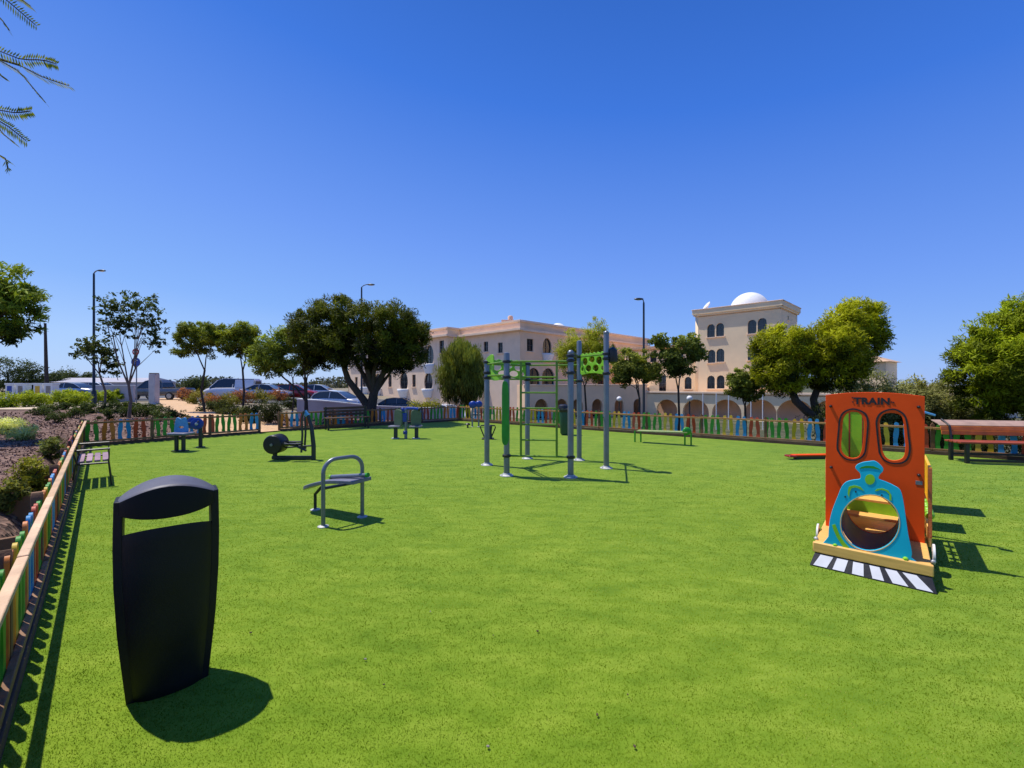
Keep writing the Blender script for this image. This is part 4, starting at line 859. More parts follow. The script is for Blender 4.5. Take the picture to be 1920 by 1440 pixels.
def tower():
    T0 = V2((26.4, 42)); TL = T0+LD*8.2; TR = T0+RD*6.5; root = thing('tower_building', 'cream four storey tower with paired arched windows, white roof dome and arcade below', 'building', (T0.x, T0.y, 0)); O = root.location
    def W(P0, P1, spec):
        d = (P1-P0).normalized(); out = []
        for k, px, py, w, h in spec:
            s = s_of(P0, d, px); Y = (P0+d*s).y; zc = 1.6-(py-720)*Y/800; out.append((k, s, zc-h/2, w, h))
        return out
    bwall(root, TL, T0, -2, 9.75, W(TL, T0, [('arch', px, py, .80, 1.42) for px, py in ((1333, 620), (1350, 618), (1410, 612.5), (1429, 609.5), (1334, 668), (1350.5, 666), (1410, 662), (1429, 660), (1333, 716.5), (1351, 716), (1410, 714), (1429, 713))]), 'walllit')
    bwall(root, T0, TR, -2, 9.75, W(T0, TR, [('rect', 1478, 596, .35, .45), ('arch', 1473, 662, .8, 1.4), ('arch', 1485, 662, .8, 1.4)]), 'walllit')
    BR = TR+LD*8.2; BL = TL+RD*6.5; bwall(root, TR, BR, -2, 9.75, [], 'walllit'); bwall(root, BR, BL, -2, 9.75, [], 'walllit'); bwall(root, BL, TL, -2, 9.75, [], 'walllit')
    for a, b in ((TL, T0), (T0, TR), (TR, BR), (BL, TL)): coping(root, a, b, 9.55, .5, .26, 'walllit', .3, 'parapet'); coping(root, a, b, 9.22, .2, .16, 'walllit', .05, 'moulding'); coping(root, a, b, 9.83, .08, .32, 'trim', .32, 'coping')
    slab(root, [tuple(p) for p in (TL, T0, TR, BR, BL)], 9.0, .2, 'trim')
    c = V2((gx(1405, 47.2), 47.2)); part('dome', MB().lathe([(1.95, 9.2), (1.95, 9.75)]+[(1.95*math.cos(a), 9.75+1.95*math.sin(a)) for a in np.linspace(.05, PI/2-.02, 14)], (c.x-O.x, c.y-O.y, 0), 32), MT['dome'], root)
    c = TL+RD*1.0-LD*.9; part('dish', MB().lathe([(.02, -.1), (.35, -.02), (.5, .12)], (c.x-O.x, c.y-O.y, 10.35), 18, M=Matrix.Rotation(-.9, 3, 'Y')).tube([(c.x-O.x, c.y-O.y, 9.7), (c.x-O.x, c.y-O.y, 10.3)], .04, 6), MT['white'], root)
    # lower link wing to the left
    A_ = TL+LD*9+RD*.5; B_ = TL+RD*.5; bwall(root, A_, B_, -2, 5.9, W(A_, B_, [('rect', 1242, 719, .9, 2.0), ('arch', 1275, 668, .8, 1.4), ('arch', 1290, 718, .8, 1.4), ('arch', 1225, 668, .8, 1.4)]), 'walllit'); coping(root, A_, B_, 6.0, .3, .3, 'tile', .8, 'tiled_coping')
    bwall(root, A_+RD*9, A_, -2, 5.9, [], 'wall')
    slab(root, [tuple(A_), tuple(B_), tuple(B_+RD*9), tuple(A_+RD*9)], 5.6, .2, 'trim')
    S1 = V2((15.5, 48.8)); S2 = S1+V2((.722, -.692))*19.5; d = (S2-S1).normalized(); ops = []
    for px, wpx in ((1250, 35), (1304, 42), (1362, 45), (1425, 48), (1490, 52), (1562, 58)):
        s = s_of(S1, d, px); Y = (S1+d*s).y; w = wpx*Y/800*1.15; zt = 1.6-29*Y/800; ops.append(('arch', s, -2, w, zt+2))
    bwall(root, S1, S2, -2, .62, ops, 'walllit', .4, False, 'arcade_wall'); coping(root, S1, S2, .70, .2, .16)
    n = Vector((.692, .722)); bwall(root, S1+n*2.3, S2+n*2.3, -2, .6, [], 'innerwall', .2, False, 'arcade_back'); slab(root, [tuple(S1), tuple(S2), tuple(S2+n*2.4), tuple(S1+n*2.4)], .45, .15, 'trim', 'terrace')
    S3 = S2+RD*14; bwall(root, S2, S3, -2, .62, [], 'walllit', .3, False); coping(root, S2, S3, .70, .2, .16)
tower()
def turret():
    Y = 52; O = Vector((gx(1632, Y), Y, 0)); t = thing('tile_roofed_house', 'small cream house with shallow tiled roof peeping out right of the big yellow green tree', 'house', O)
    part('wall', MB().box((0, 0, 1.1), (4.0, 4, 6.2)), MT['walllit'], t, 0, False, rz=.6); part('roof', MB().add([(-2.4, -2.4, 4.2), (2.4, -2.4, 4.2), (2.4, 2.4, 4.2), (-2.4, 2.4, 4.2), (0, 0, 5.2)], [(0, 1, 2, 3), (0, 1, 4), (1, 2, 4), (2, 3, 4), (3, 0, 4)]), MT['tile'], t, 0, False, rz=.6)
    Y = 48; O = Vector((gx(1805, Y), Y, 0)); t = thing('low_house', 'low pale house with flat roof half hidden between the olive bushes and the dark conifer', 'house', O)
    part('wall', MB().box((0, 0, -.4), (6.5, 5, 3.6)), MT['trim'], t, 0, False); part('parapet', MB().box((0, 0, 1.45), (6.7, 5.2, .2)), MT['white'], t, 0, False)
turret()

# ================================================================== walls, lamps, signs
def rwall(name, label, pts, tops, m='greywall', th=.25, cop=True):
    O = Vector((pts[0][0], pts[0][1], 0)); t = thing(name, label, 'wall', O); mb = MB(); cb = MB()
    P = []; T = []
    for i in range(len(pts)-1):
        for k in range(6): u = k/6; P.append(Vector(pts[i]).lerp(Vector(pts[i+1]), u)); T.append(tops[i]*(1-u)+tops[i+1]*u)
    P.append(Vector(pts[-1])); T.append(tops[-1]); n = len(P)
    for B_, w, zt, zb in ((mb, th/2, 0, None), (cb, th/2+.03, .06, .002)):
        vs = []
        for i in range(n):
            d = (P[min(i+1, n-1)]-P[max(i-1, 0)]).normalized(); nn = Vector((-d.y, d.x))*w; z0 = terrain(*P[i])-.6 if zb is None else T[i]+zb
            for s_, z in ((-1, z0), (-1, T[i]+zt), (1, T[i]+zt), (1, z0)): q = P[i]+nn*s_; vs.append((q.x-O.x, q.y-O.y, z))
        fs = [(i*4+k, i*4+(k+1) % 4, (i+1)*4+(k+1) % 4, (i+1)*4+k) for i in range(n-1) for k in range(4)]+[(0, 1, 2, 3), tuple(range(4*n-4, 4*n))]; B_.add(vs, fs)
    part('wall_face', mb, MT[m], t, 0, True)
    if cop: part('coping', cb, MT['white'], t)
    return t
rwall('rendered_wall', 'low white rendered wall curving down behind the big round tree and the fence', [(gx(560, 21.8), 21.8), (gx(600, 21.5), 21.5), (gx(700, 22.5), 22.5), (gx(790, 24.5), 24.5), (gx(868, 27), 27)], [.80, .74, .42, .2, .06])
rwall('boundary_wall', 'long pale boundary wall behind the slender tree at far left of the parking', [(gx(178, 34), 34), (gx(252, 34.5), 34.5)], [1.45, 1.45])
rwall('boundary_wall', 'low white kerb wall beneath the small gate pillars at the far left', [(gx(-60, 33), 33), (gx(118, 34), 34)], [.5, .5], 'concrete')
for i, (px, m_, lab) in enumerate([(25, 'signblue', 'small white gate pillar with blue panel, leftmost of the far row'), (45, 'stone', 'small white gate pillar with brown panel, second from left in the far row'), (77, 'yellowtile', 'small white gate pillar with yellow panel in the far row'), (97, 'stone', 'small white gate pillar at the right end of the far row')]):
    O = Vector((gx(px, 32.5), 32.5, 0)); t = thing('gate_pillar', lab, 'pillar', O, 0, 'gate pillars at the far left'); part('pillar', MB().box((0, 0, .8), (.62, .5, 1.5)).box((0, 0, 1.6), (.7, .58, .12)), MT['white'], t, .01); part('panel', MB().box((0, -.26, 1.15), (.34, .02, .6)), MT[m_], t)
O = Vector((gx(289, 30), 30, 0)); t = thing('concrete_pillar', 'square pale grey stone pillar standing at the bend of the ochre path', 'pillar', O); part('shaft', MB().box((0, 0, 1.15), (.44, .44, 2.3)), MT['concrete'], t, .03); part('cap', MB().box((0, 0, 2.34), (.40, .40, .08)), MT['stone'], t, .01); part('base', MB().box((0, 0, .12), (.52, .52, .3)), MT['concrete'], t, .02)

def lamp(px, Y, topy, arm, label, armlen=.9, r=.075):
    x = gx(px, Y); z0 = terrain(x, Y); H = gz(topy, Y)-z0; t = thing('street_lamp', label, 'street lamp', (x, Y, z0), 0, 'tall street lamps')
    part('pole', MB().lathe([(r*1.9, 0), (r*1.9, .9), (r*1.1, 1.0), (r*.75, H-.1), (r*.5, H)], (0, 0, 0), 12), MT['darksteel'], t)
    pts = [(0, 0, H-.1)]+[(arm*armlen*(1-math.cos(a)), 0, H-.1+.28*math.sin(a)) for a in np.linspace(.3, PI/2, 6)]
    part('arm', MB().tube(pts, r*.45, 8), MT['steel'], t); e = pts[-1]
    o = part('lamp_head', MB().sphere((e[0]+arm*.16, 0, e[2]-.02), .25, 12, (1.1, .5, .26)), MT['darksteel'], t); part('lens', MB().sphere((e[0]+arm*.18, 0, e[2]-.055), .17, 10, (1, .5, .25)), MT['lampglass'], o)
lamp(176, 28, 512, 1, 'tall street lamp with arm to the right at the left, behind the sparse slender trees', .35)
lamp(678, 30, 538, 1, 'street lamp whose curved head rises above the big round tree', .5, .07)
lamp(1207, 24, 566, -1, 'street lamp between the salmon building and the cream tower', .12, .07)
for px, Y, py, lab in ((1293, 29, 747, 'small globe lamp on dark post in front of the arcade, near the tower'), (1161, 32, 748, 'small globe lamp in front of the pointed arches, below the street lamp tree')):
    x = gx(px, Y); z0 = terrain(x, Y); z = gz(py, Y); t = thing('globe_lamp', lab, 'lamp', (x, Y, z0), 0, 'globe lamps by the arcade'); part('post', MB().lathe([(.08, 0), (.05, .3), (.04, z-z0-.2), (.09, z-z0-.15)], (0, 0, 0), 10), MT['darksteel'], t); part('globe', MB().sphere((0, 0, z-z0), .19, 16), MT['white'], t)
x = gx(87, 35); t = thing('utility_pole', 'bare dark wooden utility pole leaning slightly at the far left', 'pole', (x, 35, 0)); part('pole', MB().tube([(.1, 0, -.2), (-.02, 0, 3), (-.1, 0, gz(606, 35))], [.15, .12, .08], 10), MT['bark'], t)
O = Vector((gx(256, 33), 33, 0)); t = thing('traffic_sign', 'round blue road sign below a red sign on a grey post beside the pickup', 'road sign', O); part('post', MB().tube([(0, 0, -.1), (0, 0, 4.4)], .04, 8), MT['steel'], t)
M_ = Matrix.Rotation(PI/2, 3, 'X'); part('blue_disc', MB().lathe([(.34, -.02), (.34, .02)], (0, -.07, 3.3), 24, M=M_), MT['signblue'], t); part('arrow', MB().box((0, -.10, 3.3), (.07, .01, .4)).box((.07, -.10, 3.42), (.2, .01, .06)), MT['white'], t); part('red_disc', MB().lathe([(.26, -.02), (.26, .02)], (0, -.07, 4.08), 24, M=M_), MT['signred'], t); part('white_bar', MB().box((0, -.10, 4.08), (.34, .01, .09)), MT['white'], t)
for i, (px, lab) in enumerate([(1318, 'thin white pole in front of the second big arch of the arcade'), (1343, 'thin white pole between the second and third big arch'), (1366, 'thin white pole in front of the third big arch'), (1408, 'thin white pole left of the yellow green tree'), (1430, 'thin white pole under the yellow green tree crown')]):
    Y = 33.5; x = gx(px, Y); z0 = terrain(x, Y); o = part('white_pole', MB().tube([(0, 0, 0), (0, 0, 2.85)], .035, 8), MT['white'], None, 0, True, (x, Y, z0)); tag(o, lab, 'pole', 'thin white poles before the arcade')

# ================================================================== vehicles
def ring_loft(st, prof):
    vs = []; fs = []; n = len(prof(0, 0, 0, 0))
    for s_ in st: vs += prof(*s_)
    for i in range(len(st)-1):
        for k in range(n): fs.append((i*n+k, i*n+(k+1) % n, (i+1)*n+(k+1) % n, (i+1)*n+k))
    fs += [tuple(range(n))[::-1], tuple(range((len(st)-1)*n, len(st)*n))]; return MB().add(vs, fs)
def car(label, px, Y, rz, paint, kind='hatch', grp='cars parked beyond the wall', name='parked_car', cat='car', dz=0):
    x = gx(px, Y); z0 = max(terrain(x, Y), -2)+.03+dz; t = thing(name, label, cat, (x, Y, z0), rz, grp)
    bp = lambda X, zb, zt, hw: [(X, -hw*.88, zb), (X, -hw, zb+.14), (X, -hw, zt-.22), (X, -hw*.93, zt-.06), (X, -hw*.8, zt), (X, hw*.8, zt), (X, hw*.93, zt-.06), (X, hw, zt-.22), (X, hw, zb+.14), (X, hw*.88, zb)]
    if kind == 'hatch': body = [(-2.1, .42, .72, .62), (-2.02, .28, .92, .8), (-1.7, .22, .98, .87), (-.6, .2, .96, .88), (.9, .2, .93, .88), (1.6, .22, .84, .86), (1.98, .3, .70, .76), (2.1, .38, .60, .6)]; gh = [(-1.95, .94), (-1.75, 1.22), (-1.3, 1.43), (-.4, 1.49), (.3, 1.42), (1.15, .92)]
    elif kind == 'sedan': body = [(-2.25, .42, .8, .62), (-2.15, .28, .95, .8), (-1.7, .22, 1.0, .87), (-.6, .2, .96, .88), (.9, .2, .93, .88), (1.7, .22, .82, .86), (2.15, .3, .70, .76), (2.28, .38, .60, .6)]; gh = [(-1.6, .96), (-1.2, 1.2), (-.8, 1.38), (-.1, 1.43), (.45, 1.36), (1.2, .92)]
    elif kind == 'van': body = [(-2.4, .35, 1.0, .8), (-2.35, .28, 1.1, .88), (-1, .25, 1.1, .92), (1.2, .25, 1.08, .92), (2.0, .25, .98, .88), (2.35, .35, .8, .8), (2.45, .4, .65, .65)]; gh = [(-2.38, 1.06), (-2.33, 1.7), (-2.2, 1.93), (.6, 1.96), (1.1, 1.8), (1.75, 1.05)]
    else: body = [(-2.6, .5, 1.0, .8), (-2.55, .42, 1.06, .88), (-.6, .38, 1.06, .92), (1.3, .36, 1.06, .92), (2.2, .38, 1.0, .88), (2.5, .42, .9, .8), (2.6, .5, .75, .7)]; gh = [(-.75, 1.02), (-.65, 1.55), (-.45, 1.78), (.5, 1.80), (.85, 1.70), (1.45, 1.05)]
    part('body', ring_loft(body, bp), MT[paint], t)
    n = len(gh); W_ = lambda z: .84-.22*max(0, z-.95)/.6*1.0
    vs = [(a, -W_(z), z) for a, z in gh]+[(a, W_(z), z) for a, z in gh]; fs = [tuple(range(n)), tuple(range(n, 2*n))[::-1]]+[(i, i+1, n+i+1, n+i) for i in range(n-1)]
    part('window', MB().add(vs, fs), MT['carglass'], t)
    rt = [g for g in gh if g[1] > 1.30]; e = .012; mb = MB(); m_ = len(rt); vs = [(a, -W_(z)-e, z+.012) for a, z in rt]+[(a, W_(z)+e, z+.012) for a, z in rt]+[(a, -W_(z)-e, z-.05) for a, z in rt]+[(a, W_(z)+e, z-.05) for a, z in rt]
    fs = []
    for i in range(m_-1): fs += [(i, i+1, m_+i+1, m_+i), (i, 2*m_+i, 2*m_+i+1, i+1), (m_+i, m_+i+1, 3*m_+i+1, 3*m_+i), (2*m_+i, 3*m_+i, 3*m_+i+1, 2*m_+i+1)]
    fs += [(0, m_, 3*m_, 2*m_), (m_-1, 3*m_-1, 4*m_-1, 2*m_-1)]; part('roof', mb.add(vs, fs), MT[paint], t)
    mb = MB()
    for s_ in (-1, 1):
        for i, j in ((0, 1), (1, 2), (n-2, n-1)): a, b = gh[i], gh[j]; mb.tube([(a[0], s_*(W_(a[1])+.005), a[1]), (b[0], s_*(W_(b[1])+.005), b[1])], .035, 5)
        xm = -.35 if kind != 'pickup' else .2; mb.tube([(xm, s_*(W_(.95)+.005), .93), (xm, s_*(W_(1.42)+.0), 1.40)], .035, 5)
        if kind == 'van': mb.box((-1.45, s_*.80, 1.45), (1.7, .12, .8), rx=s_*.2)
    part('pillar', mb, MT[paint], t)
    if kind == 'pickup': part('cargo_bed', MB().box((-1.65, 0, 1.09), (1.55, 1.5, .04)), MT['black'], t)
    wr = .36 if kind in ('pickup',) else .32; wx = (1.5, -1.45) if kind in ('pickup', 'van') else (1.35, -1.3)
    for X in wx:
        for s_ in (-1, 1):
            M2 = Matrix.Rotation(PI/2, 3, 'X'); w = part('tyre', MB().lathe([(wr*.6, -.1), (wr, -.08), (wr, .08), (wr*.6, .1)], (X, s_*.82, wr), 20, M=M2), MT['tyre'], t); part('rim', MB().lathe([(wr*.62, -.112), (wr*.1, -.09)] if 1 else [], (X, s_*.82-.0, wr), 14, M=M2).lathe([(wr*.62, .112), (wr*.1, .09)], (X, s_*.82, wr), 14, M=M2), MT['rim'], w)
    fx = body[-2][0]; bx = body[1][0]
    for s_ in (-1, 1):
        part('headlight', MB().sphere((fx-.02, s_*.58, body[-2][2]-.1), .13, 10, (.6, 1.2, .6)), MT['lampglass'], t); part('tail_light', MB().sphere((bx+.02, s_*.62, body[1][2]-.14), .11, 10, (.5, .8, 1.1)), MT['redlens'], t)
    return t
car('dark grey pickup truck parked at the upper end of the ochre path', 300, 39, PI+.05, 'cargrey', 'pickup', 'vehicles parked beyond the bed', 'pickup_truck', 'pickup')
car('silver car parked at the far left beyond the yellow green shrubs', 140, 44, .1, 'carsilver', 'sedan')
car('white car half hidden at the far left beyond the first silver car', 172, 50, PI, 'carwhite', 'hatch')
car('white van parked behind the two small bushy trees', 437, 42, PI+.1, 'carwhite', 'van', None, 'parked_van', 'van')
car('silver car parked right of the white van', 500, 41, .1, 'carsilver', 'sedan')
car('dark red car behind the light green forked tree', 556, 43, .1, 'carred', 'hatch')
car('pale silver hatchback just above the white rendered wall, left of the big tree trunk', 636, 34.5, -.18, 'carsilver', 'hatch')
car('white car parked behind the pale hatchback, far back left of the building', 600, 47, .1, 'carwhite', 'hatch')
car('dark car behind the wall between big tree trunk and weeping tree', 738, 36, PI+.15, 'cardark', 'sedan')
car('silver white car with its roof just showing over the wall beside the weeping tree', 836, 33, -.35, 'carwhite', 'hatch')

# ================================================================== trees
G_d = (.018, .032, .008); G_y = (.22, .26, .02)
def TB(px, Y): x = gx(px, Y); return (x, Y, max(terrain(x, Y), -2))
def bl(px, py, wpx, hpx, Y, dy=None, Yo=0): return ((gx(px, Y+Yo), Y+Yo, gz(py, Y)), (wpx/2*Y/800, (dy or wpx/2*Y/800), hpx/2*Y/800))
# big round dark tree
Y = 17.4; b = TB(695, Y)
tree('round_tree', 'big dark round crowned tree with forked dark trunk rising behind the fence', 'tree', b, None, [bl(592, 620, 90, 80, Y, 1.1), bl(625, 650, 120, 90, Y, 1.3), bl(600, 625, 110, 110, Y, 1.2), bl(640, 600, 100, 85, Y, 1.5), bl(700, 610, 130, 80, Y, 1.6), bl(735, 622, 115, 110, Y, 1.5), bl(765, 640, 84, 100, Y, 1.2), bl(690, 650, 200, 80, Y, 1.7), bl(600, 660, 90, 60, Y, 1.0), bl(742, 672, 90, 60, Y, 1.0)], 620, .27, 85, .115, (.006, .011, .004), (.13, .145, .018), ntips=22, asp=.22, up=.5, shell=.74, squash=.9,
     trunks=[{'pts': [b, (b[0]+.03, Y, .6), (b[0]+.12, Y, 1.2)], 'r': [.24, .2, .17]}, {'pts': [(b[0]+.02, Y, .5), (gx(680, Y), Y, 1.0), (gx(655, Y), Y-.1, 1.75), (gx(640, Y), Y, 2.6)], 'r': [.17, .15, .12, .09]}, {'pts': [(b[0]+.12, Y, 1.15), (gx(712, Y), Y, 1.8), (gx(735, Y), Y+.1, 2.6)], 'r': [.15, .12, .08]}, {'pts': [(b[0]+.1, Y, 1.15), (gx(692, Y), Y+.2, 2.0), (gx(690, Y), Y+.2, 2.9)], 'r': [.13, .1, .07]}, {'pts': [(b[0]+.1, Y, 1.3), (gx(704, Y), Y-.2, 2.1), (gx(716, Y), Y-.3, 2.9)], 'r': [.1, .08, .06]}])
# weeping pepper tree
Y = 21; b = TB(880, Y)
tree('weeping_tree', 'pale green weeping pepper tree left of the climbing frame', 'tree', b, (b[0], Y, 1.6), [bl(865, 690, 92, 95, Y, 1.1), bl(868, 670, 74, 60, Y, 1.0), bl(845, 715, 44, 60, Y, .6), bl(890, 715, 46, 80, Y, .7), bl(872, 725, 60, 60, Y, .7)], 260, .24, 80, .17, (.025, .034, .010), (.27, .29, .07), .11, .07, 10, asp=.13, up=.2, down=.75, shell=.6, squash=1.3)
# yellow green feathery tree behind frame
Y = 25; b = TB(1093, Y)
tree('feathery_tree', 'light yellow green feathery tree behind the right posts of the climbing frame', 'tree', b, (b[0]+.1, Y, 1.5), [bl(1085, 655, 95, 90, Y, 1.2), bl(1118, 640, 52, 90, Y, .9), bl(1065, 670, 52, 60, Y, .8), bl(1110, 690, 66, 50, Y, .9)], 330, .30, 48, .13, (.10, .12, .01), (.42, .42, .05), .07, .05, 9, asp=.16, up=.3, down=.35, shell=.45)
# street trees in front of the arcade
Y = 22; b = TB(1199, Y)
tree('broadleaf_tree', 'dark green street tree with rounded crown just left of the middle street lamp', 'tree', b, (b[0], Y, .9), [bl(1180, 685, 62, 62, Y, .9), bl(1205, 690, 52, 70, Y, .9), bl(1168, 705, 40, 40, Y, .6), bl(1222, 702, 36, 40, Y, .6)], 130, .26, 50, .12, (.03, .042, .012), (.24, .26, .05), .07, .05, 9, asp=.4, shell=.55, group='street trees in front of the arcade')
Y = 21.5; b = TB(1272, Y)
tree('broadleaf_tree', 'dark green street tree with spreading top and dark slim trunk before the cream tower', 'tree', b, (b[0], Y, 1.3), [bl(1265, 660, 80, 60, Y, 1.0), bl(1290, 650, 56, 50, Y, .8), bl(1235, 640, 42, 28, Y, .5), bl(1300, 668, 40, 36, Y, .6), bl(1272, 690, 54, 34, Y, .7)], 120, .25, 48, .13, (.02, .034, .012), (.20, .23, .05), .07, .05, 10, asp=.4, shell=.5, group='street trees in front of the arcade')
Y = 19.5; b = TB(1397, Y)
tree('broadleaf_tree', 'small street tree with compact crown between the tower arcade and the yellow green tree', 'tree', b, (b[0], Y, .6), [bl(1395, 712, 60, 52, Y, .7), bl(1385, 728, 44, 42, Y, .5), bl(1408, 732, 42, 44, Y, .5)], 100, .2, 50, .105, (.025, .04, .012), (.22, .25, .05), .06, .045, 8, asp=.4, shell=.55, group='street trees in front of the arcade')
# large yellow green tree with curved trunks
Y = 16.5; b = (gx(1520, Y), Y, -.6)
tree('leaning_tree', 'large yellow green tree with two curved dark trunks behind the fence left of the train', 'tree', b, None, [bl(1466, 650, 84, 76, Y, 1.1), bl(1455, 690, 68, 80, Y, .9), bl(1475, 715, 60, 56, Y, .8), bl(1552, 648, 104, 84, Y, 1.3), bl(1560, 695, 88, 78, Y, 1.1), bl(1590, 680, 60, 60, Y, .9), bl(1600, 600, 92, 84, Y, 1.0, .6), bl(1612, 632, 80, 76, Y, 1.0, .6), bl(1575, 605, 56, 60, Y, .8)], 620, .28, 85, .12, (.010, .018, .004), (.36, .37, .012), ntips=20, asp=.22, up=.5, shell=.72, squash=.9, hi=1.4,
     trunks=[{'pts': [(gx(1555, Y), Y, -.7), (gx(1540, Y), Y, .1), (gx(1515, Y), Y, .5), (gx(1492, Y), Y, .95), (gx(1482, Y), Y, 1.5), (gx(1500, Y), Y, 2.3)], 'r': [.2, .17, .15, .14, .12, .09]}, {'pts': [(gx(1550, Y), Y+.2, -.7), (gx(1538, Y), Y+.2, .4), (gx(1532, Y), Y+.2, 1.0), (gx(1545, Y), Y+.2, 1.7), (gx(1570, Y), Y+.3, 2.6)], 'r': [.19, .15, .13, .12, .09]}])
# big conifer-like tree at the right edge
Y = 15.5; b = (gx(2010, Y), Y, 0)
tree('dense_tree', 'massive dense bright green topped tree cut off by the right edge', 'tree', b, (b[0], Y, 2), [bl(1890, 650, 150, 110, Y, 1.6), bl(1880, 690, 150, 120, Y, 1.5), bl(1955, 620, 170, 140, Y, 1.8), bl(1985, 690, 200, 190, Y, 2.2), bl(1858, 655, 70, 60, Y, .8), bl(1866, 705, 90, 80, Y, .9), bl(1885, 750, 130, 90, Y, 1.2), bl(1975, 770, 200, 100, Y, 1.5), bl(2080, 650, 200, 240, Y, 2), bl(1915, 590, 70, 50, Y, .8)], 900, .30, 85, .14, (.006, .012, .002), (.24, .29, .012), .3, .2, 14, asp=.2, up=.6, shell=.82, squash=.8, hi=1.8)
# left: sparse slender trees
Y = 19; b = TB(241, Y)
tree('slender_tree', 'slender sparse leaved tree with forked thin trunk in the left planting bed', 'tree', b, (gx(241, Y), Y, 1.6), [bl(215, 580, 66, 70, Y, .7), bl(255, 570, 90, 60, Y, .9), bl(285, 610, 56, 90, Y, .7), bl(240, 610, 100, 60, Y, .8), bl(215, 610, 60, 50, Y, .6), bl(290, 640, 40, 50, Y, .4)], 240, .15, 12, .14, (.010, .022, .010), (.09, .12, .035), .065, .045, 26, asp=.5, shell=.3, dens=1, lsc=1, bark='barklight')
Y = 23; b = TB(196, Y)
tree('slender_tree', 'smaller sparse leaved tree with thin leaning trunk beside the left street lamp', 'tree', b, (gx(186, Y), Y, 2.2), [bl(160, 660, 54, 46, Y, .7), bl(195, 662, 60, 50, Y, .7), bl(180, 645, 60, 34, Y, .7), bl(210, 685, 40, 50, Y, .5)], 130, .17, 14, .16, (.012, .022, .010), (.09, .11, .03), .06, .04, 14, asp=.5, shell=.3, dens=1, lsc=1, bark='barklight')
for px, Y, blobs, lab in ((384, 24, [(372, 635, 76, 50), (365, 617, 62, 30), (392, 640, 44, 60), (350, 660, 46, 28), (405, 625, 36, 40)], 'bushy yellow green young tree, left one of the pair before the white van'),
                          (455, 24, [(447, 640, 60, 60), (460, 622, 44, 34), (430, 652, 40, 40), (472, 650, 30, 40), (436, 632, 40, 34)], 'bushy dark and yellow young tree, right one of the pair before the white van')):
    b = TB(px, Y); tree('young_tree', lab, 'tree', b, (b[0], Y, 2.4), [bl(*q, Y, .8) for q in blobs], 150, .24, 44, .14, (.03, .045, .01), (.27, .31, .04), .06, .05, 8, asp=.25, shell=.5, group='bushy young trees before the van')
Y = 18.5; b = TB(578, Y)
tree('young_tree', 'light green spreading young tree with dark forked trunk left of the big round tree', 'tree', b, (gx(574, Y), Y, .9), [bl(520, 655, 84, 70, Y, .9), bl(505, 680, 60, 50, Y, .7), bl(555, 640, 70, 50, Y, .9), bl(590, 650, 50, 60, Y, .8), bl(545, 685, 80, 44, Y, .9), bl(490, 665, 40, 40, Y, .5), bl(588, 625, 36, 26, Y, .5)], 190, .23, 46, .125, (.03, .05, .015), (.29, .35, .06), .09, .075, 12, asp=.25, shell=.45)
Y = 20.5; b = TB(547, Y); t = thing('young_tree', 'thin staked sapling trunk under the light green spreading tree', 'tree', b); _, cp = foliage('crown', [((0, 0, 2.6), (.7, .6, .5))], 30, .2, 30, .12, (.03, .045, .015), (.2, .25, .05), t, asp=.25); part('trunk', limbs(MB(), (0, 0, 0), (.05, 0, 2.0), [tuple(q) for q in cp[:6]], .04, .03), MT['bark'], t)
# leafy tree cut by the left edge
Y = 9; b = (-13.0, 9.4, .2)
tree('drooping_tree', 'leafy green tree with drooping tips cut off by the left edge', 'tree', b, (-12.6, 9.3, 2.0), [bl(-8, 535, 110, 90, Y, .8), bl(-10, 585, 130, 100, Y, .8), bl(32, 555, 54, 60, Y, .5), bl(-80, 560, 160, 170, Y, 1.0), bl(8, 620, 50, 40, Y, .4)], 250, .15, 48, .09, (.02, .036, .012), (.27, .33, .04), .12, .1, 14, asp=.25, up=.3, down=.3, shell=.5)
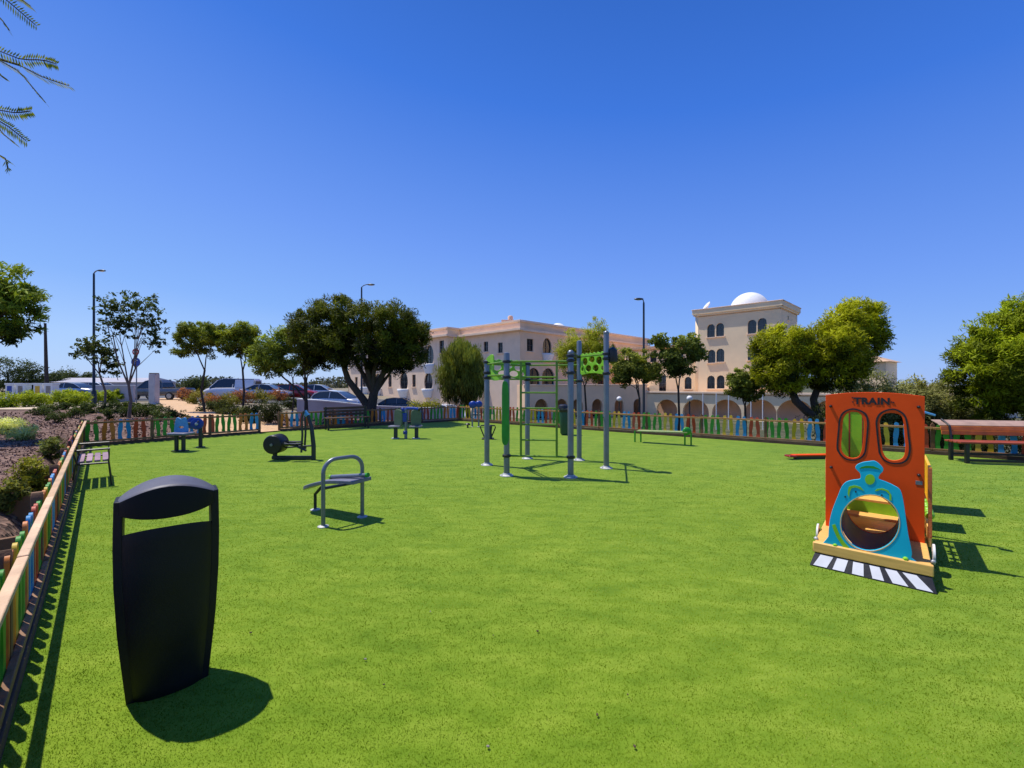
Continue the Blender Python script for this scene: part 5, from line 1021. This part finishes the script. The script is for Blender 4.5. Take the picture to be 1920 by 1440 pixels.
# overhanging near tree with feathery fronds
def fronds():
    B = Vector((-4.3, 1.75, .3)); t = thing('overhanging_tree', 'feathery compound leaf branches of a tree reaching in at the top left corner', 'tree', B); Y = 1.85
    limbsP = [((-4.6, 3.0, 2.2), (-4.1, 2.85, 3.6)), ]
    mb = MB().tube([(0, 0, -.4), (.05, 0, 1.0), (.2, -.05, 2.0), (.6, -.05, 2.9)], [.12, .10, .08, .05], 10)
    fr = [[(-12, -20), (30, 15), (68, 48)], [(-8, 25), (6, 40), (18, 58)], [(-10, 108), (38, 135), (62, 165), (86, 193)], [(-10, 92), (40, 112), (80, 112), (106, 120)], [(36, 122), (80, 145), (130, 161)], [(-10, 232), (10, 255), (28, 268)], [(-10, 222), (20, 240), (50, 265)], [(-10, 286), (12, 298), (15, 320)], [(5, -20), (35, -5), (58, 12)], [(-10, 205), (30, 212), (58, 208)], [(-10, 130), (-4, 138), (2, 140)]]
    vs, cols = [], []; P = []; 
    for k, f in enumerate(fr):
        Yk = Y+random.uniform(-.06, .06); pts = [Vector((gx(a, Yk), Yk, gz(c, Yk)))-B for i, (a, c) in enumerate(f)]
        q = []; 
        for i in range(len(pts)-1):
            for u in np.linspace(0, 1, 9, endpoint=False): q.append(pts[i].lerp(pts[i+1], u))
        q.append(pts[-1]); mb.tube([Vector((.6, -.05, 2.9)), (Vector((.6, -.05, 2.9))+pts[0])/2+Vector((0, 0, .1)), pts[0]]+q[::4]+[q[-1]], [.03, .012, .005]+[.0024]*len(q[::4])+[.0012], 5)
        for i in range(1, len(q)):
            d = (q[i]-q[i-1]).normalized(); side = d.cross(Vector((random.uniform(-.2, .2), .25, 1))).normalized() if k % 3 else d.cross(Vector((0, 1, .2))).normalized()
            for s_ in (-1, 1):
                L_ = .034*(1-.5*abs(i/len(q)-.4))*random.uniform(.8, 1.2); e = q[i]+(side*s_*.85+d*.45+Vector((0, 0, -.15)))*L_; w = d*.0046; m1 = (q[i]+e)/2
                vs += [q[i], m1+w, e, m1-w]; c = Vector((.10, .15, .01)).lerp(Vector((.50, .50, .03)), random.random()); cols += [c]*4
    me = bpy.data.meshes.new('fronds'); me.from_pydata([tuple(v) for v in vs], [], [(i, i+1, i+2, i+3) for i in range(0, len(vs), 4)]); at = me.attributes.new('leafcol', 'FLOAT_COLOR', 'POINT')
    at.data.foreach_set('color', np.array([(*c, 1) for c in cols]).ravel().astype(np.float32)); me.materials.append(MT['leaf']); link('crown', me, t); part('trunk', mb, MT['bark'], t)
fronds()

# ================================================================== shrubs
def shrub(label, px, pbase, wpx, hpx, c1_, c2_, ncl=26, nl=34, leaf=.07, group=None, name='shrub', cat='shrub', asp=.35, Y=None, z=None, **kw):
    if Y is None:
        Y = 20
        for _ in range(12): zt = max(terrain(gx(px, Y), Y), -2); Y = (EYE-zt)*F/(pbase-720)
    x = gx(px, Y); z0 = max(terrain(x, Y), -2); big_ = 1.35 if Y > 11 and wpx < 45 else 1.0; w = wpx*Y/800/2*big_; h = hpx*Y/800*(1.15 if big_ > 1 else 1); nl = int(nl*1.5); t = thing(name, label, cat, (x, Y, z0), 0, group)
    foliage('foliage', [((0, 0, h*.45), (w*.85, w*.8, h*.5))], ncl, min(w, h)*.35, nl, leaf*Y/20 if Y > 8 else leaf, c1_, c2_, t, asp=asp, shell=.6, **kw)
    part('stem', limbs(MB(), (0, 0, 0), (0, 0, h*.3), [(w*.5*math.cos(a), w*.4*math.sin(a), h*.6) for a in (0, 1.3, 2.5, 3.8, 5)], .02, .015, n=5), MT['bark'], t); return t
for px, pb, w, h in ((12, 765, 40, 24), (45, 764, 34, 26), (78, 763, 36, 26), (112, 760, 34, 26), (142, 761, 34, 24), (172, 757, 34, 22), (200, 756, 28, 20), (60, 752, 40, 18), (130, 750, 40, 16), (222, 754, 22, 24)):
    shrub('bright yellow green low shrub in the bed in front of the far left wall', px, pb, w, h, (.07, .12, .01), (.34, .38, .03), 30, 34, .11, 'yellow green shrubs of the far bed')
for px, pb, w, h in ((75, 779, 32, 15), (103, 794, 24, 22), (92, 771, 24, 12), (136, 783, 34, 16), (165, 775, 40, 15), (163, 778, 24, 20), (200, 788, 26, 24), (208, 771, 36, 16), (235, 768, 30, 14), (238, 782, 26, 18), (262, 782, 30, 20), (288, 778, 34, 18), (300, 790, 28, 18), (325, 786, 30, 20), (270, 768, 34, 12), (340, 795, 22, 16), (120, 768, 24, 10)):
    shrub('small dark green clump planted in the mulch behind the short picket fence', px, pb, w, h, (.012, .022, .008), (.075, .10, .03), 22, 34, .09, 'dark green clumps in the mulch bed')
for px, pb, w, h, k in ((352, 752, 30, 22, 1), (375, 758, 36, 24, 0), (402, 762, 34, 20, 1), (428, 762, 34, 22, 0), (455, 758, 40, 24, 1), (490, 755, 40, 22, 0), (520, 752, 30, 18, 1), (395, 772, 40, 18, 2), (430, 778, 36, 16, 2), (455, 785, 30, 18, 2), (478, 778, 30, 18, 2), (412, 770, 30, 16, 2), (545, 768, 26, 20, 2), (470, 795, 26, 16, 2)):
    C = [((.07, .08, .015), (.26, .22, .06)), ((.09, .04, .03), (.34, .14, .09)), ((.015, .022, .008), (.08, .09, .03))][k]
    shrub(['olive green bush among the reddish shrubs right of the ochre path', 'reddish flowering bush right of the ochre path', 'low dark bush in front of the reddish shrubs by the gateway'][k], px, pb, w, h, *C, 26, 34, .10, ['olive bushes right of the path', 'reddish bushes right of the path', 'low dark bushes by the gateway'][k])
shrub('dark clipped ball shaped bush beside the open gateway of the fence', 508, 795, 38, 38, (.008, .014, .005), (.05, .06, .02), 60, 50, .08)
shrub('pale green strap leaved clump with whitish tips in the mulch, at the left edge', 12, 815, 60, 34, (.2, .26, .12), (.7, .72, .5), 30, 24, .30, None, 'agapanthus_clump', 'plant', .12, up=.1)
shrub('pale green strap leaved clump in the mulch, right of the whitish one', 42, 826, 46, 30, (.16, .2, .09), (.6, .62, .42), 26, 22, .28, None, 'agapanthus_clump', 'plant', .12, up=.1)
shrub('yellow green leafy bush in the mulch beside the middle edging plank', 62, 920, 66, 66, (.04, .05, .01), (.28, .27, .04), 40, 30, .05)
shrub('grey green bush in the mulch behind the fence, in front of the dark shade', 95, 862, 44, 40, (.04, .05, .015), (.20, .22, .07), 34, 28, .055)
shrub('low olive bush at the left edge near the nearest edging plank', 12, 955, 60, 60, (.03, .035, .01), (.22, .22, .06), 36, 28, .05)
shrub('small green plant in the mulch halfway along the left fence', 82, 905, 34, 34, (.03, .045, .012), (.16, .20, .05), 24, 24, .045)
shrub('low dark green plant in the mulch above the farthest edging plank', 128, 862, 30, 26, (.02, .03, .008), (.14, .17, .03), 26, 26, .05)
shrub('small yellowish plant in the mulch near the corner of the two fences', 108, 838, 26, 22, (.05, .05, .01), (.30, .28, .05), 22, 24, .06)
for i, (px, py, w, h, lab) in enumerate([(1600, 700, 80, 100, 'grey green olive bush nearest the big yellow green tree'), (1660, 700, 90, 100, 'grey green olive bush behind the left side of the orange train front'), (1715, 702, 80, 100, 'grey green olive bush above the right edge of the train'), (1765, 712, 80, 90, 'grey green olive bush directly above the pale topped bench'), (1805, 745, 60, 70, 'lower grey green olive bush beside the massive dense tree')]):
    Y = 17.5+.4*i; x = gx(px, Y); z0 = terrain(x, Y); zt = gz(py, Y); t = thing('olive_bush', lab, 'bush', (x, Y, z0), 0, 'olive bushes behind the right fence'); w_ = w/2*Y/800*1.15; H = zt-z0
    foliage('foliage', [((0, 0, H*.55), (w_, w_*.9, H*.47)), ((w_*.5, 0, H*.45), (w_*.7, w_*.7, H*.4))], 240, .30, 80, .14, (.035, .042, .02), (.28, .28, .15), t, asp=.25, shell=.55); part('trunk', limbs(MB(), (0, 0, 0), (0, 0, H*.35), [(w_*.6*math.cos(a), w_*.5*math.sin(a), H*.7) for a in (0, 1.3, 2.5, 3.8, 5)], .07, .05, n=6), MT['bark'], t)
# dark shrubs under the right tree so the fence reads against shade
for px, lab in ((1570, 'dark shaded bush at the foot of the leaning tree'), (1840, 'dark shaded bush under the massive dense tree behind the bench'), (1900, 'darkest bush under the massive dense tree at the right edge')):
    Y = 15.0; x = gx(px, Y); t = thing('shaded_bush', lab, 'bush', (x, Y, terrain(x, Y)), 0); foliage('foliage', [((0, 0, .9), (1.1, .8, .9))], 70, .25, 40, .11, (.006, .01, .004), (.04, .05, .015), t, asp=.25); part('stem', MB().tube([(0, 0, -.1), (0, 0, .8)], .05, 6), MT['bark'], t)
# far left
for px, py, w, h, Y, lab in ((15, 700, 90, 60, 38, 'large dark green bush at the far left edge beyond the gate pillars'), (55, 703, 50, 52, 39, 'dark green bush right of the large one at the far left'), (98, 712, 44, 26, 60, 'low green bush behind the leaning utility pole'), (125, 708, 40, 30, 70, 'low green bush between utility pole and street lamp'), (165, 712, 34, 20, 75, 'low distant bush behind the left street lamp'), (366, 718, 40, 16, 55, 'low dark bush behind the pickup truck'), (1780, 713, 36, 16, 60, 'small dark pine crown beyond the olive bushes'), (795, 760, 60, 18, 30, 'yellow green low hedge on the slope before the building')):
    x = gx(px, Y); z0 = max(terrain(x, Y), -2); zc = gz(py, Y); hh = h/2*Y/800; t = thing('far_bush', lab, 'bush', (x, Y, z0), 0, None); yel = px == 795
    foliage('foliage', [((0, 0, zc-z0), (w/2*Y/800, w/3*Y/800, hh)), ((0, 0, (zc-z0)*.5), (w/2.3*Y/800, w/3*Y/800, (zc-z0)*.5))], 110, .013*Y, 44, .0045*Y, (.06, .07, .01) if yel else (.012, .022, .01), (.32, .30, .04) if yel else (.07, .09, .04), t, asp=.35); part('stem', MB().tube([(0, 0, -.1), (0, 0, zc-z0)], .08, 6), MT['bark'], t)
pts = RNG.uniform(0, 1, (9000, 3)); X = -230+pts[:, 0]*200; Yv = 150+pts[:, 1]*20; hgt = 1.2+2.2*np.abs(np.sin(X*.07)+.5*np.sin(X*.19+1)); P = np.stack([X, Yv, pts[:, 2]*hgt], 1); tt = RNG.random((9000, 1))
tag(link('distant_wood', cloud_mesh('distant_wood', P, RNG.uniform(.8, 1.8, 9000), np.array([.04, .05, .04])*(1-tt)+np.array([.13, .14, .10])*tt, .5)), 'thin line of far off scrub along the horizon at the left', 'scrub', None, 'stuff')
# far pale shed roofs across the parking
O = Vector((gx(215, 62), 62, 0)); t = thing('long_shed', 'long low pale roofed shed on the horizon left of the pickup', 'building', O); part('wall', MB().box((0, 0, .9), (13, 6, 1.9)), MT['greywall'], t, 0, False); part('roof', MB().add([(-6.8, -3.3, 1.85), (6.8, -3.3, 1.85), (6.8, 3.3, 1.85), (-6.8, 3.3, 1.85), (-6.5, 0, 2.5), (6.5, 0, 2.5)], [(0, 1, 5, 4), (3, 4, 5, 2), (0, 4, 3), (1, 2, 5), (0, 3, 2, 1)]), MT['greywall'], t, 0, False)

# ================================================================== light, sky, camera
el, azv = math.radians(66.5), Vector((-.915, .403)).normalized()
S = Vector((azv.x*math.cos(el), azv.y*math.cos(el), math.sin(el)))
sd = bpy.data.lights.new('sun', 'SUN'); sd.energy = 5.0; sd.angle = math.radians(.5); sd.color = (1, .955, .88); so = bpy.data.objects.new('sun', sd); COL.objects.link(so); so.rotation_euler = S.to_track_quat('Z', 'Y').to_euler(); so.location = (-20, 8, 50)
w = bpy.data.worlds.new('World'); scene.world = w; w.use_nodes = True; nt = w.node_tree; bg = nt.nodes['Background']
sk = nt.nodes.new('ShaderNodeTexSky'); sk.sky_type = 'NISHITA'; sk.sun_disc = False; sk.sun_elevation = el; sk.sun_rotation = math.atan2(azv.x, azv.y) % (2*PI)
sk.air_density = 1.0; sk.dust_density = .2; sk.ozone_density = 2.5; sk.altitude = 50
hs = nt.nodes.new('ShaderNodeHueSaturation'); hs.inputs['Saturation'].default_value = 1.3; hs.inputs['Value'].default_value = 1.15
nt.links.new(sk.outputs[0], hs.inputs['Color'])
# polarised clear-sky tint by elevation and azimuth; unseen upper sky darkened to deepen shadows
tcw = nt.nodes.new('ShaderNodeTexCoord'); sxw = nt.nodes.new('ShaderNodeSeparateXYZ'); nt.links.new(tcw.outputs['Generated'], sxw.inputs[0])
ad = nt.nodes.new('ShaderNodeMath'); ad.operation = 'MULTIPLY_ADD'; nt.links.new(sxw.outputs['X'], ad.inputs[0]); ad.inputs[1].default_value = .12; nt.links.new(sxw.outputs['Z'], ad.inputs[2])
rw = nt.nodes.new('ShaderNodeValToRGB'); e = rw.color_ramp.elements; nt.links.new(ad.outputs[0], rw.inputs[0])
for q in (.5, .5, .5, .5): e.new(q)
for q, (p_, c_) in zip(e, [(0, (3.9, 5.9, 10.3)), (.10, (2.6, 4.7, 10.2)), (.28, (1.75, 3.5, 9.8)), (.55, (.52, 1.95, 8.0)), (.78, (.22, 1.1, 5.2)), (1, (.08, .45, 2.6))]): q.position = p_; q.color = (*c_, 1)
mxw = nt.nodes.new('ShaderNodeMixRGB'); mxw.inputs[0].default_value = .8; nt.links.new(hs.outputs[0], mxw.inputs[1]); nt.links.new(rw.outputs[0], mxw.inputs[2])
nt.links.new(mxw.outputs[0], bg.inputs[0]); bg.inputs[1].default_value = .10
cd = bpy.data.cameras.new('camera'); cam = bpy.data.objects.new('camera', cd); COL.objects.link(cam); cam.location = (0, 0, EYE); cam.rotation_euler = (PI/2, 0, 0)
cd.sensor_width = 36; cd.lens = 15.0; cd.clip_start = .05; cd.clip_end = 6000; scene.camera = cam
scene.view_settings.view_transform = 'Standard'; scene.view_settings.look = 'None'; scene.view_settings.exposure = 0
scene.render.engine = 'CYCLES'; scene.cycles.max_bounces = 6; scene.cycles.transparent_max_bounces = 8
